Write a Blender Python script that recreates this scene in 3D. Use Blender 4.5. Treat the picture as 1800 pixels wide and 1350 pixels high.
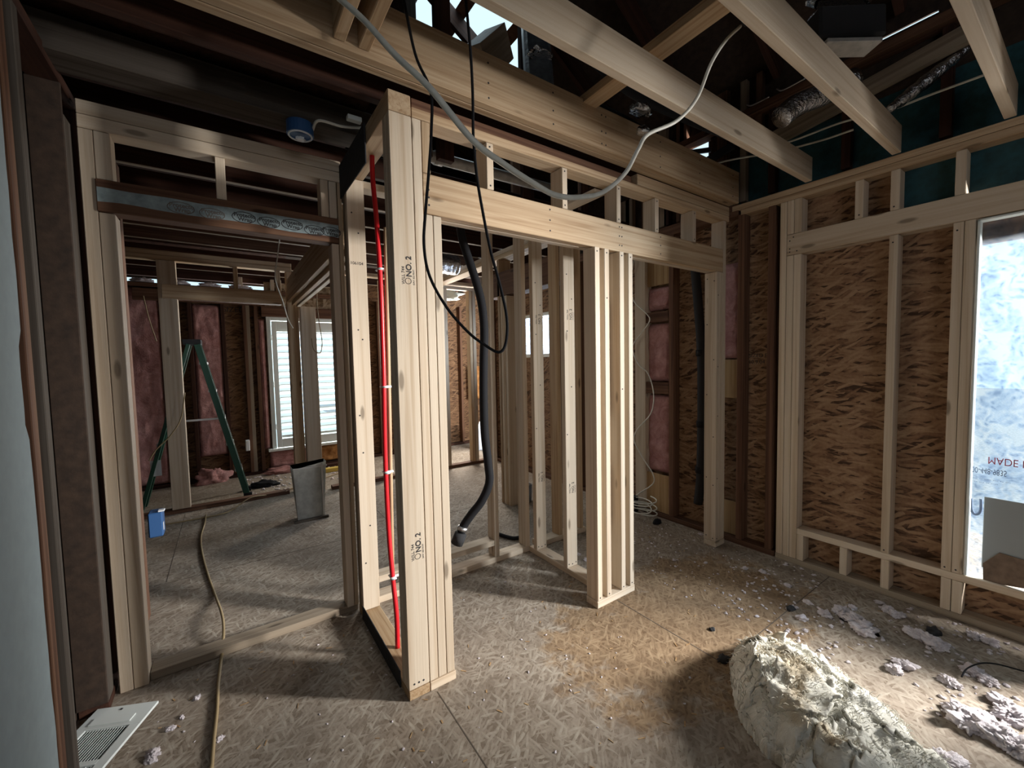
import bpy, bmesh, math, random
from mathutils import Vector, Matrix, noise
for o in list(bpy.data.objects): bpy.data.objects.remove(o)
S = bpy.context.scene
C = S.collection

# ---------------------------------------------------------------- camera, sky, daylight, exposure
cam = bpy.data.objects.new('camera', bpy.data.cameras.new('camera')); C.objects.link(cam)
cam.data.sensor_width = 36; cam.data.lens = 14.522; cam.data.clip_start = 0.02
cam.matrix_world = Matrix([[0.821804, 0.048642, -0.567691, 0.0], [-0.569387, 0.033541, -0.821385, 0.0], [-0.020913, 0.998253, 0.05526, 1.37], [0.0, 0.0, 0.0, 1.0]])
S.camera = cam
W = bpy.data.worlds.new('World'); S.world = W; W.use_nodes = True
W.node_tree.nodes['Background'].inputs[0].default_value = (0.64, 0.86, 0.98, 1)
W.node_tree.nodes['Background'].inputs[1].default_value = 1.05
S.view_settings.view_transform = 'Standard'; S.view_settings.look = 'None'
S.view_settings.gamma = 1; S.view_settings.use_curve_mapping = False
S.view_settings.exposure = 0.22
def area(name, loc, rot, sx, sy, power, col, spread=180):
    l = bpy.data.lights.new(name, 'AREA'); l.shape = 'RECTANGLE'; l.size = sx; l.size_y = sy
    l.energy = power; l.color = col; l.spread = math.radians(spread)
    o = bpy.data.objects.new(name, l); C.objects.link(o); o.location = loc; o.rotation_euler = rot
    return o
# daylight through the big opening in the right wall (beyond the frame edge), size_x runs vertically
dl = area('daylight_big_window', (4.35, -1.50, 1.75), (0, 0, 0), 0.42, 0.8, 540, (1.0, 0.975, .94))
dl.rotation_euler = (Vector((1.0, 2.2, .6)) - dl.location).to_track_quat('-Z', 'Y').to_euler()
ds = area('daylight_sky_side', (4.1, 1.6, 1.9), (0, 0, 0), 1.0, 1.0, 45, (0.80, 0.90, 1.0))
ds.rotation_euler = (Vector((3.1, .1, 1.0)) - ds.location).to_track_quat('-Z', 'Y').to_euler()
# daylight through the high window of the far room and the shuttered window
area('daylight_high_window', (3.45, 4.0, 1.75), (0, math.radians(90), 0), 0.6, 1.0, 150, (0.95, 0.97, 1.0))
area('daylight_shutter_window', (1.0, 6.75, 1.4), (math.radians(90), 0, math.radians(180)), 1.2, 1.8, 150, (0.95, 1.0, 1.0))
area('fill_far_room', (3.0, 5.85, 1.5), (math.radians(90), 0, math.radians(150)), 0.8, 1.8, 75, (1.0, 0.92, 0.83))  # added warm fill lamp brightening the far rooms, no entry stands here
# daylight from the room openings behind the camera
dr = area('daylight_rear_opening', (.3, -2.2, 1.9), (math.radians(90), 0, 0), 1.2, 1.2, 15, (0.92, 0.95, 1.0))

# daylight falling through the missing roof planks and the open eave
area('daylight_roof_hole', (1.85, 3.15, 4.7), (0, math.radians(12), 0), .8, .8, 26, (0.75, 0.92, 1.0))
dr.rotation_euler = (Vector((3.0, 1.6, 1.0)) - dr.location).to_track_quat('-Z', 'Y').to_euler()

# ---------------------------------------------------------------- materials
def nt(name):
    m = bpy.data.materials.new(name); m.use_nodes = True
    t = m.node_tree; b = t.nodes['Principled BSDF']; return m, t, b
def ramp(t, stops):
    r = t.nodes.new('ShaderNodeValToRGB'); e = r.color_ramp.elements
    e[0].position, e[0].color = stops[0][0], (*stops[0][1], 1)
    e[1].position, e[1].color = stops[-1][0], (*stops[-1][1], 1)
    for p, c in stops[1:-1]:
        x = e.new(p); x.color = (*c, 1)
    return r
def mapping(t, src, scale=(1,1,1), rot=(0,0,0), loc=(0,0,0)):
    mp = t.nodes.new('ShaderNodeMapping'); mp.inputs['Scale'].default_value = scale
    mp.inputs['Rotation'].default_value = rot; mp.inputs['Location'].default_value = loc
    t.links.new(src, mp.inputs['Vector']); return mp.outputs[0]
def math_n(t, op, a, b=None):
    n = t.nodes.new('ShaderNodeMath'); n.operation = op
    for i, v in enumerate((a, b)):
        if v is None: continue
        if isinstance(v, (int, float)): n.inputs[i].default_value = v
        else: t.links.new(v, n.inputs[i])
    return n.outputs[0]
def mixc(t, fac, a, b, typ='MIX'):
    n = t.nodes.new('ShaderNodeMix'); n.data_type = 'RGBA'; n.blend_type = typ
    for s, v in ((n.inputs[0], fac), (n.inputs[6], a), (n.inputs[7], b)):
        if isinstance(v, (int, float)): s.default_value = v
        elif isinstance(v, tuple): s.default_value = (*v, 1)
        else: t.links.new(v, s)
    return n.outputs[2]
def noise_n(t, vec, scale, detail=4, rough=.55, dist=0):
    n = t.nodes.new('ShaderNodeTexNoise'); n.inputs['Scale'].default_value = scale
    n.inputs['Detail'].default_value = detail; n.inputs['Roughness'].default_value = rough
    n.inputs['Distortion'].default_value = dist
    t.links.new(vec, n.inputs['Vector']); return n.outputs[0]
def bump(t, b, h, strength=.3, dist=.01):
    n = t.nodes.new('ShaderNodeBump'); n.inputs['Strength'].default_value = strength
    n.inputs['Distance'].default_value = dist; t.links.new(h, n.inputs['Height']); t.links.new(n.outputs[0], b.inputs['Normal'])
def wood(name, light, mid, dark, rough=.7, knots=True, var=.22, grain=1.0):
    m, t, b = nt(name)
    tc = t.nodes.new('ShaderNodeTexCoord').outputs['Object']
    oi = t.nodes.new('ShaderNodeObjectInfo').outputs['Random']
    off = math_n(t, 'MULTIPLY', oi, 37.0)
    cmb = t.nodes.new('ShaderNodeCombineXYZ')
    for i in range(3): t.links.new(off, cmb.inputs[i])
    add = t.nodes.new('ShaderNodeVectorMath'); add.operation = 'ADD'
    t.links.new(tc, add.inputs[0]); t.links.new(cmb.outputs[0], add.inputs[1]); v = add.outputs[0]
    g1 = noise_n(t, mapping(t, v, (26, 26, .55)), 1.0 * grain, 3, .5, .9)
    g2 = noise_n(t, mapping(t, v, (170, 170, 3.5)), 1.0, 3, .6)
    r1 = ramp(t, [(.33, dark), (.47, mid), (.62, light)]); t.links.new(g1, r1.inputs[0])
    c = mixc(t, .26, r1.outputs[0], ramp_l(t, g2, dark, light))
    if knots:
        vo = t.nodes.new('ShaderNodeTexVoronoi'); vo.inputs['Scale'].default_value = 1.0
        vo.inputs['Randomness'].default_value = 1.0
        t.links.new(mapping(t, v, (9, 9, 2.6)), vo.inputs['Vector'])
        k = ramp(t, [(.07, (1,1,1)), (.125, (0,0,0))]); t.links.new(vo.outputs['Distance'], k.inputs[0])
        c = mixc(t, math_n(t, 'MULTIPLY', k.outputs[0], .75), c, tuple(x*.38 for x in dark))
    br = math_n(t, 'ADD', math_n(t, 'MULTIPLY', oi, var), 1 - var*.55)
    hs = t.nodes.new('ShaderNodeHueSaturation'); t.links.new(br, hs.inputs['Value']); t.links.new(c, hs.inputs['Color'])
    t.links.new(hs.outputs[0], b.inputs['Base Color']); b.inputs['Roughness'].default_value = rough
    b.inputs['Specular IOR Level'].default_value = .25
    bump(t, b, g2, .12, .004)
    return m
def ramp_l(t, f, a, b):
    r = ramp(t, [(.3, a), (.7, b)]); t.links.new(f, r.inputs[0]); return r.outputs[0]
def osb(name, cols, plane, angles, size, stain=None, grime=None, seams=None):
    """flakes as overlapping stretched cells; plane = axis normal to the panel"""
    m, t, b = nt(name)
    tc = t.nodes.new('ShaderNodeTexCoord').outputs['Object']
    warp = t.nodes.new('ShaderNodeTexNoise'); warp.inputs['Scale'].default_value = 6
    t.links.new(tc, warp.inputs['Vector'])
    vm = t.nodes.new('ShaderNodeVectorMath'); vm.operation = 'MULTIPLY_ADD'
    t.links.new(warp.outputs['Color'], vm.inputs[0]); vm.inputs[1].default_value = (.035,)*3; t.links.new(tc, vm.inputs[2])
    val = None
    for i, a in enumerate(angles):
        rot = (a, 0, 0) if plane == 'x' else (0, a, 0) if plane == 'y' else (0, 0, a)
        sc = {'x': (0, size[0], size[1]), 'y': (size[0], 0, size[1]), 'z': (size[0], size[1], 0)}[plane]
        r = mapping(t, vm.outputs[0], (1,1,1), rot)
        vo = t.nodes.new('ShaderNodeTexVoronoi'); vo.inputs['Scale'].default_value = 1
        t.links.new(mapping(t, r, sc, (0,0,0), (i*3.3, i*5.1, i*7.7)), vo.inputs['Vector'])
        sp = t.nodes.new('ShaderNodeSeparateColor'); t.links.new(vo.outputs['Color'], sp.inputs[0])
        e = math_n(t, 'SUBTRACT', sp.outputs[0], math_n(t, 'MULTIPLY', vo.outputs['Distance'], .22))
        val = e if val is None else math_n(t, 'MAXIMUM', val, e)
    n = noise_n(t, mapping(t, tc, (1,1,1)), 60, 3)
    val = math_n(t, 'ADD', val, math_n(t, 'MULTIPLY', math_n(t, 'SUBTRACT', n, .5), .35))
    r = ramp(t, [(.35, cols[0]), (.6, cols[1]), (.78, cols[2]), (.95, cols[3])]); t.links.new(val, r.inputs[0])
    c = r.outputs[0]
    if grime:
        g = noise_n(t, tc, 1.7, 5, .6)
        gr = ramp(t, [(.4, (0,0,0)), (.65, (1,1,1))]); t.links.new(g, gr.inputs[0])
        c = mixc(t, math_n(t, 'MULTIPLY', gr.outputs[0], .5), c, grime)
    if stain:
        (cx, cy, rx, ry), scol = stain
        sp = t.nodes.new('ShaderNodeSeparateXYZ'); t.links.new(tc, sp.inputs[0])
        dx = math_n(t, 'POWER', math_n(t, 'ABSOLUTE', math_n(t, 'DIVIDE', math_n(t, 'SUBTRACT', sp.outputs[0], cx), rx)), 3)
        dy = math_n(t, 'POWER', math_n(t, 'ABSOLUTE', math_n(t, 'DIVIDE', math_n(t, 'SUBTRACT', sp.outputs[1], cy), ry)), 3)
        d = math_n(t, 'ADD', math_n(t, 'ADD', dx, dy), math_n(t, 'MULTIPLY', math_n(t, 'SUBTRACT', noise_n(t, tc, 7, 5, .7), .5), 3.2))
        sr = ramp(t, [(.55, (1,1,1)), (1.0, (0,0,0))]); t.links.new(d, sr.inputs[0])
        c2 = mixc(t, 1.0, c, scol, 'MULTIPLY')
        c = mixc(t, math_n(t, 'MULTIPLY', sr.outputs[0], .85), c, c2)
    t.links.new(c, b.inputs['Base Color']); b.inputs['Roughness'].default_value = .8
    b.inputs['Specular IOR Level'].default_value = .3
    bump(t, b, val, .35, .006)
    return m
def fluff(name, a, bcol, scale=14, rough=1.0, bs=.8, hi=None):
    m, t, b = nt(name)
    tc = t.nodes.new('ShaderNodeTexCoord').outputs['Object']
    n = noise_n(t, tc, scale, 8, .7, .6)
    r = ramp(t, [(.32, a), (.66, bcol)]); t.links.new(n, r.inputs[0]); c = r.outputs[0]
    if hi:
        n2 = noise_n(t, tc, scale*.3, 3, .5, .3)
        r2 = ramp(t, [(.52, (0,0,0)), (.68, (1,1,1))]); t.links.new(n2, r2.inputs[0])
        c = mixc(t, math_n(t, 'MULTIPLY', r2.outputs[0], .7), c, hi)
    t.links.new(c, b.inputs['Base Color']); b.inputs['Roughness'].default_value = rough
    b.inputs['Specular IOR Level'].default_value = .1
    n3 = noise_n(t, tc, scale*6, 6, .75)
    bump(t, b, n3, bs, .012)
    return m
def plain(name, col, rough=.6, metal=0.0, bumpy=None, var=0.0):
    m, t, b = nt(name)
    tc = t.nodes.new('ShaderNodeTexCoord').outputs['Object']
    n = noise_n(t, tc, 25, 4)
    r = ramp(t, [(.3, tuple(x*(1-var) for x in col)), (.7, tuple(min(1, x*(1+var)) for x in col))]); t.links.new(n, r.inputs[0])
    t.links.new(r.outputs[0], b.inputs['Base Color']); b.inputs['Roughness'].default_value = rough
    b.inputs['Metallic'].default_value = metal
    if bumpy: bump(t, b, noise_n(t, tc, bumpy[0], 4), bumpy[1], .01)
    return m
PINE = wood('new_pine', (.64, .54, .42), (.585, .475, .355), (.46, .345, .235))
PINE2 = wood('new_pine_amber', (.56, .42, .275), (.48, .34, .21), (.33, .205, .11), grain=1.6)
PINEG = wood('weathered_pine', (.33, .27, .20), (.27, .215, .155), (.18, .13, .09))
OLD = wood('old_brown_lumber', (.16, .085, .05), (.115, .055, .032), (.06, .026, .015), .8)
OLDD = wood('dark_red_lumber', (.065, .027, .016), (.045, .018, .011), (.022, .009, .006), .85, knots=False)
OLDG = wood('dusty_grey_lumber', (.10, .085, .07), (.075, .06, .048), (.045, .034, .026), .9, knots=False)
PLY = wood('plywood_face', (.50, .34, .18), (.40, .25, .12), (.27, .15, .065), .7, knots=True)
END = wood('end_grain', (.46, .33, .20), (.38, .25, .14), (.26, .16, .08), .8, knots=False, grain=3)
OSBF = osb('subfloor_strandboard', [(.19, .145, .105), (.27, .22, .17), (.34, .285, .225), (.43, .38, .31)], 'z', [.3, 1.4, 2.3, -.5], (20, 95),
           stain=((1.95, 1.25, .85, .48), (.82, .64, .44)), grime=(.17, .135, .105))
OSBW = osb('wall_strandboard', [(.06, .03, .016), (.20, .11, .06), (.27, .16, .09), (.35, .225, .135)], 'x', [.0, .22, -.25, .6], (10, 60))
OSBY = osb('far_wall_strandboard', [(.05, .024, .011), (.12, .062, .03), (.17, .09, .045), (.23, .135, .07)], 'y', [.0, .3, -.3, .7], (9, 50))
TEAL = plain('teal_coated_sheathing', (.010, .055, .066), .7, 0, None, .35)
DARKSH = plain('dark_board_sheathing', (.035, .02, .012), .9, 0, (18, .4), .4)
PINK = fluff('pink_fibreglass', (.36, .16, .15), (.62, .36, .34), 9, hi=(.50, .27, .25))
def fibrous(name, a, bcol, hi):
    m, t, b = nt(name); tc = t.nodes.new('ShaderNodeTexCoord').outputs['Object']
    v = mapping(t, tc, (1, 1, 1), (0, 0, math.radians(-38)))
    st = noise_n(t, mapping(t, v, (60, 9, 20)), 1, 6, .7, 1.2)
    bl = noise_n(t, tc, 6, 5, .6, .5)
    c = mixc(t, .5, ramp_l(t, bl, a, bcol), ramp_l(t, st, a, bcol))
    n2 = noise_n(t, tc, 4.2, 3, .5, .3); r2 = ramp(t, [(.56, (0,0,0)), (.66, (1,1,1))]); t.links.new(n2, r2.inputs[0])
    c = mixc(t, math_n(t, 'MULTIPLY', r2.outputs[0], .7), c, hi)
    t.links.new(c, b.inputs['Base Color']); b.inputs['Roughness'].default_value = 1; b.inputs['Specular IOR Level'].default_value = .05
    bump(t, b, st, .7, .008); return m
WHITEF = fibrous('cream_fibreglass', (.60, .57, .47), (.84, .83, .77), (.46, .36, .22))
BLOWN = fluff('blown_wool', (.60, .53, .55), (.88, .83, .86), 30, bs=.7)
ORANGEF = fluff('kraft_faced_wool', (.28, .11, .035), (.62, .33, .13), 9)
RED = plain('red_pex', (.62, .012, .02), .35)
BLACKR = plain('black_rubber', (.012, .012, .014), .8)
BLACKR.node_tree.nodes['Principled BSDF'].inputs['Specular IOR Level'].default_value = .2
BLACKM = plain('black_matte', (.02, .02, .022), .9, 0, (40, .3))
WIREW = plain('white_cable_jacket', (.66, .64, .56), .5, 0, None, .12)
WIREY = plain('yellow_cord_jacket', (.30, .22, .11), .6)
WHITEP = plain('white_paint', (.66, .70, .68), .45)
DRYW = plain('bare_drywall', (.27, .33, .355), .95, 0, None, .05)
GALV = plain('galvanised_steel', (.62, .63, .61), .38, .75, (7, .05), .15)
FOIL = plain('crinkled_foil', (.72, .74, .78), .22, 1.0, (60, 1.0), .1)
FOILD = plain('dark_duct_wrap', (.09, .11, .13), .5, 0, (20, .6), .3)
GREENL = plain('green_fibreglass_rail', (.006, .055, .032), .45)
ALU = plain('aluminium', (.5, .5, .5), .4, 1.0)
BLUE = plain('blue_box_plastic', (.02, .08, .22), .6)
WHITEB = plain('white_label', (.7, .72, .74), .6)
TAPE = plain('flashing_tape', (.24, .30, .31), .6, 0, None, .3)
INK = plain('stamp_ink', (.03, .028, .03), .8)
INKG = plain('faint_stamp_ink', (.17, .14, .12), .8)
INKR = plain('red_print', (.45, .09, .13), .8)
INKB = plain('blue_print', (.16, .20, .29), .8)
PVC = plain('white_pipe', (.42, .41, .39), .5, 0, None, .2)
YEL = plain('yellow_lumber_paint', (.6, .42, .08), .6)
GREYB = plain('grey_board', (.30, .315, .31), .9)
BROWNB = plain('brown_board', (.17, .115, .08), .9, 0, None, .3)
def film(name, tr=.45, tint=(.86, .93, 1.0)):
    m, t, b = nt(name); t.nodes.remove(b)
    out = t.nodes['Material Output']
    tc = t.nodes.new('ShaderNodeTexCoord').outputs['Object']
    vo = t.nodes.new('ShaderNodeTexVoronoi'); vo.inputs['Scale'].default_value = 26; vo.feature = 'SMOOTH_F1'
    dn = t.nodes.new('ShaderNodeTexNoise'); dn.inputs['Scale'].default_value = 9; dn.inputs['Detail'].default_value = 3
    t.links.new(tc, dn.inputs['Vector'])
    vm = t.nodes.new('ShaderNodeVectorMath'); vm.operation = 'MULTIPLY_ADD'
    t.links.new(dn.outputs['Color'], vm.inputs[0]); vm.inputs[1].default_value = (.25,)*3; t.links.new(tc, vm.inputs[2])
    t.links.new(vm.outputs[0], vo.inputs['Vector'])
    n2 = noise_n(t, tc, 3.2, 6, .65, .8)
    f = math_n(t, 'ADD', math_n(t, 'MULTIPLY', vo.outputs['Distance'], .6), math_n(t, 'MULTIPLY', n2, .75))
    r = ramp(t, [(.38, (.40, .50, .66)), (.55, (.66, .77, .90)), (.72, (.96, .99, 1.0))]); t.links.new(f, r.inputs[0])
    a = t.nodes.new('ShaderNodeBsdfTransparent'); t.links.new(r.outputs[0], a.inputs[0])
    d = t.nodes.new('ShaderNodeBsdfTranslucent'); t.links.new(mixc(t, 1.0, r.outputs[0], (.16, .18, .20), 'MULTIPLY'), d.inputs[0])
    g = t.nodes.new('ShaderNodeBsdfGlossy'); g.inputs['Roughness'].default_value = .35
    mx = t.nodes.new('ShaderNodeMixShader'); mx.inputs[0].default_value = 1 - tr
    t.links.new(a.outputs[0], mx.inputs[1]); t.links.new(d.outputs[0], mx.inputs[2])
    mx2 = t.nodes.new('ShaderNodeMixShader'); mx2.inputs[0].default_value = .05
    t.links.new(mx.outputs[0], mx2.inputs[1]); t.links.new(g.outputs[0], mx2.inputs[2])
    t.links.new(mx2.outputs[0], out.inputs[0]); return m
FILM = film('frosted_film', .62)
def clearfilm(name):
    m, t, b = nt(name)
    b.inputs['Base Color'].default_value = (.8, .85, .85, 1); b.inputs['Roughness'].default_value = .15
    b.inputs['Alpha'].default_value = .35; return m
CLEAR = clearfilm('clear_poly')

# ---------------------------------------------------------------- object helpers
def tag(o, label=None, cat=None, group=None, kind=None):
    if label: o['label'] = label
    if cat: o['category'] = cat
    if group: o['group'] = group
    if kind: o['kind'] = kind
    return o
def root(name, loc, label=None, cat=None, group=None, kind=None):
    o = bpy.data.objects.new(name, None); C.objects.link(o); o.location = loc; o.empty_display_size = .05
    return tag(o, label, cat, group, kind)
def put(name, me, mat, parent=None, M=None):
    o = bpy.data.objects.new(name, me); C.objects.link(o)
    if mat is not None and not me.materials: me.materials.append(mat)
    if M is None: M = Matrix()
    if parent is not None:
        o.parent = parent
        P = parent_world(parent)
        o.matrix_basis = P.inverted() @ M
    else: o.matrix_basis = M
    return o
def parent_world(p):
    M = p.matrix_basis.copy()
    while p.parent: p = p.parent; M = p.matrix_basis @ M
    return M
def bm_done(bm, name, smooth=False):
    me = bpy.data.meshes.new(name); bm.normal_update(); bm.to_mesh(me); bm.free()
    if smooth: me.polygons.foreach_set('use_smooth', [True]*len(me.polygons))
    return me
def boxmesh(name, dx, dy, dz, bev=.0025):
    bm = bmesh.new(); bmesh.ops.create_cube(bm, size=1)
    for v in bm.verts: v.co = Vector((v.co.x*dx, v.co.y*dy, v.co.z*dz))
    b = min(bev, dx*.3, dy*.3, dz*.3)
    if b > .0004: bmesh.ops.bevel(bm, geom=bm.edges[:], offset=b, segments=1, affect='EDGES')
    return bm_done(bm, name)
def board(name, parent, mat, x0, x1, y0, y1, z0, z1, bev=.0025):
    """a length of lumber from its world extents, grain (local Z) along its longest side"""
    if x1 < x0: x0, x1 = x1, x0
    if y1 < y0: y0, y1 = y1, y0
    if z1 < z0: z0, z1 = z1, z0
    d = (x1-x0, y1-y0, z1-z0); c = Vector(((x0+x1)/2, (y0+y1)/2, (z0+z1)/2))
    L = max(range(3), key=lambda i: d[i])
    if L == 2: R = Matrix.Identity(3); s = d
    elif L == 0: R = Matrix(((0,0,1),(0,1,0),(-1,0,0))); s = (d[2], d[1], d[0])
    else: R = Matrix(((1,0,0),(0,0,1),(0,-1,0))); s = (d[0], d[2], d[1])
    return put(name, boxmesh(name, *s, bev), mat, parent, Matrix.Translation(c) @ R.to_4x4())
def beam(name, parent, mat, p0, p1, w, h, bev=.002):
    """a length of lumber between two points; w across, h in the more vertical direction"""
    p0, p1 = Vector(p0), Vector(p1); z = (p1-p0).normalized()
    up = Vector((0,0,1)) if abs(z.z) < .95 else Vector((0,1,0))
    x = up.cross(z).normalized(); y = z.cross(x)
    M = Matrix(((x.x,y.x,z.x,0),(x.y,y.y,z.y,0),(x.z,y.z,z.z,0),(0,0,0,1)))
    return put(name, boxmesh(name, w, h, (p1-p0).length, bev), mat, parent, Matrix.Translation((p0+p1)/2) @ M)
def smoothpath(pts, n=8):
    P = [Vector(p) for p in pts]; P = [P[0]*2-P[1]] + P + [P[-1]*2-P[-2]]; out = []
    for i in range(1, len(P)-2):
        a, b, c, d = P[i-1], P[i], P[i+1], P[i+2]
        for k in range(n):
            t = k/n
            out.append(.5*((2*b)+(-a+c)*t+(2*a-5*b+4*c-d)*t*t+(-a+3*b-3*c+d)*t*t*t))
    out.append(P[-2]); return out
def tubemesh(name, pts, r, seg=10, n=8, flat=1.0, smooth=True, rfun=None, closed_path=False):
    path = smoothpath(pts, n) if smooth else [Vector(p) for p in pts]
    bm = bmesh.new(); rings = []; prev = None
    for i, p in enumerate(path):
        d = (path[min(i+1, len(path)-1)] - path[max(i-1, 0)]).normalized()
        if prev is None:
            a = Vector((0,0,1)) if abs(d.z) < .9 else Vector((1,0,0)); x = a.cross(d).normalized()
        else: x = (prev - d*prev.dot(d)).normalized()
        prev = x; y = d.cross(x); rr = r*(rfun(i/(len(path)-1)) if rfun else 1)
        rings.append([bm.verts.new(p + x*math.cos(q)*rr + y*math.sin(q)*rr*flat) for q in (2*math.pi*k/seg for k in range(seg))])
    for a, b in zip(rings, rings[1:]):
        for k in range(seg): bm.faces.new((a[k], a[(k+1)%seg], b[(k+1)%seg], b[k]))
    bm.faces.new(rings[0][::-1]); bm.faces.new(rings[-1])
    return bm_done(bm, name, True)
def tube(name, pts, r, mat, parent=None, origin=None, **k):
    o0 = Vector(origin) if origin is not None else Vector(pts[0])
    me = tubemesh(name, [Vector(p)-o0 for p in pts], r, **k)
    return put(name, me, mat, parent, Matrix.Translation(o0))
def clumpmesh(name, size, seed, sub=4, amp=.55, flat=.5, f=2.2, puff=False):
    bm = bmesh.new(); bmesh.ops.create_icosphere(bm, subdivisions=sub, radius=1)
    for v in bm.verts:
        p = v.co.copy(); n = noise.fractal(p*f + Vector((seed*7.1, seed*3.3, seed)), .8, 2.2, 5)
        if puff: n = 1.1*noise.noise(p*1.3 + Vector((seed, 1, 2))) + sum(abs(noise.noise(p*f*1.9**k + Vector((seed*7.1+k, seed*3.3, seed))))/1.6**k for k in range(4)) - .5
        p *= 1 + amp*n
        v.co = Vector((p.x*size[0], p.y*size[1], max(p.z, -.35)*size[2]*flat*2))
    return bm_done(bm, name, True)
def clump(name, loc, size, mat, seed, parent=None, rot=0, **k):
    me = clumpmesh(name, size, seed, **k)
    zmin = min(v.co.z for v in me.vertices)
    return put(name, me, mat, parent, Matrix.Translation(Vector(loc) - Vector((0,0,zmin))) @ Matrix.Rotation(rot, 4, 'Z'))
def batt(name, mat, parent, o, u, v, n, nu, nv, thick, seed, amp=.02):
    """an insulation batt: front surface o+u*s+v*t pushed out along n, with closed sides"""
    o, u, v, n = Vector(o), Vector(u), Vector(v), Vector(n).normalized()
    bm = bmesh.new(); G = []
    for i in range(nu+1):
        row = []
        for j in range(nv+1):
            s, t = i/nu, j/nv
            e = min(s, 1-s)*u.length; e2 = min(t, 1-t)*v.length
            edge = min(1, e/.03)*min(1, e2/.04)
            p = u*s + v*t
            h = thick*(.35+.65*math.sqrt(max(edge, 0))) + amp*edge*noise.fractal((o+p)*9+Vector((seed, 0, 0)), .9, 2.1, 5)
            row.append(bm.verts.new(p + n*max(h, .004)))
        G.append(row)
    for i in range(nu):
        for j in range(nv): bm.faces.new((G[i][j], G[i+1][j], G[i+1][j+1], G[i][j+1]))
    loop = [G[i][0] for i in range(nu+1)] + [G[nu][j] for j in range(1, nv+1)] + [G[i][nv] for i in range(nu-1, -1, -1)] + [G[0][j] for j in range(nv-1, 0, -1)]
    back = [bm.verts.new(w.co - n*(w.co.dot(n))) for w in loop]
    for k in range(len(loop)):
        q = (k+1) % len(loop); bm.faces.new((loop[q], loop[k], back[k], back[q]))
    bm.faces.new(back)
    bmesh.ops.recalc_face_normals(bm, faces=bm.faces[:])
    return put(name, bm_done(bm, name, True), mat, parent, Matrix.Translation(o))
def text(name, body, size, mat, parent, pos, right, up, extr=.0004, space=1.0, sx=1.0, bold=0.0):
    cu = bpy.data.curves.new(name+'_font', 'FONT'); cu.body = body; cu.size = size; cu.extrude = extr; cu.space_character = space; cu.offset = bold
    tmp = bpy.data.objects.new('tmp', cu); C.objects.link(tmp)
    dg = bpy.context.evaluated_depsgraph_get(); dg.update()
    me = bpy.data.meshes.new_from_object(tmp.evaluated_get(dg)); me.name = name
    bpy.data.objects.remove(tmp); bpy.data.curves.remove(cu)
    me.materials.clear()
    x = Vector(right).normalized(); y = Vector(up).normalized(); z = x.cross(y)
    for v in me.vertices: v.co.x *= sx
    M = Matrix(((x.x,y.x,z.x,pos[0]),(x.y,y.y,z.y,pos[1]),(x.z,y.z,z.z,pos[2]),(0,0,0,1)))
    return put(name, me, mat, parent, M)
def joinmeshes(name, parts):
    """several (mesh, matrix) pieces of one part as one mesh"""
    bm = bmesh.new()
    for me, M in parts:
        k = len(bm.verts); bm.from_mesh(me); bm.verts.ensure_lookup_table()
        for v in bm.verts[k:]: v.co = M @ v.co
    return bm_done(bm, name)
def nails(parent, pts, axis):
    """small dark nail heads on a face; axis = outward normal"""
    R = Vector(axis).to_track_quat('Z', 'Y').to_matrix().to_4x4(); parts = []
    bm = bmesh.new(); bmesh.ops.create_cone(bm, cap_ends=True, segments=8, radius1=.0042, radius2=.0042, depth=.0012)
    me = bm_done(bm, 'nail_head')
    for p in pts: put('nail_head', me, INK, parent, Matrix.Translation(Vector(p)) @ R)
rnd = random.Random(4)

# ================================================================ SETTING
def struct(name, mat, x0, x1, y0, y1, z0, z1, parent=None):
    return tag(board(name, parent, mat, x0, x1, y0, y1, z0, z1, 0), kind='structure')
# floor: object origin at world origin so panel marks stay where they are
def rawbox(name, mat, x0, x1, y0, y1, z0, z1, parent=None, kind='structure', holes=None):
    bm = bmesh.new()
    bmesh.ops.create_cube(bm, size=1)
    for v in bm.verts: v.co = Vector((x0 if v.co.x < 0 else x1, y0 if v.co.y < 0 else y1, z0 if v.co.z < 0 else z1))
    return tag(put(name, bm_done(bm, name), mat, parent), kind=kind)
floor = rawbox('floor', OSBF, -1.6, 4.6, -2.5, 6.6, -.03, 0)
seam = []
for (a, b_) in [((.66, -2.4), (.66, 1.55)), ((1.765, .94), (1.765, 1.55)), ((1.76, .94), (3.0, .94)), ((-.44, 3.38), (3.0, 3.38)), ((-.38, 3.4), (-.38, 4.9)), ((1.1, 2.45), (1.1, 4.7))]:
    dx, dy = b_[0]-a[0], b_[1]-a[1]
    seam.append((boxmesh('s', max(abs(dx), .004), max(abs(dy), .004), .001, 0), Matrix.Translation(((a[0]+b_[0])/2, (a[1]+b_[1])/2, .0003))))
tag(put('panel_seams', joinmeshes('panel_seams', seam), plain('seam_dark', (.10, .078, .06), .9), floor))

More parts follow.
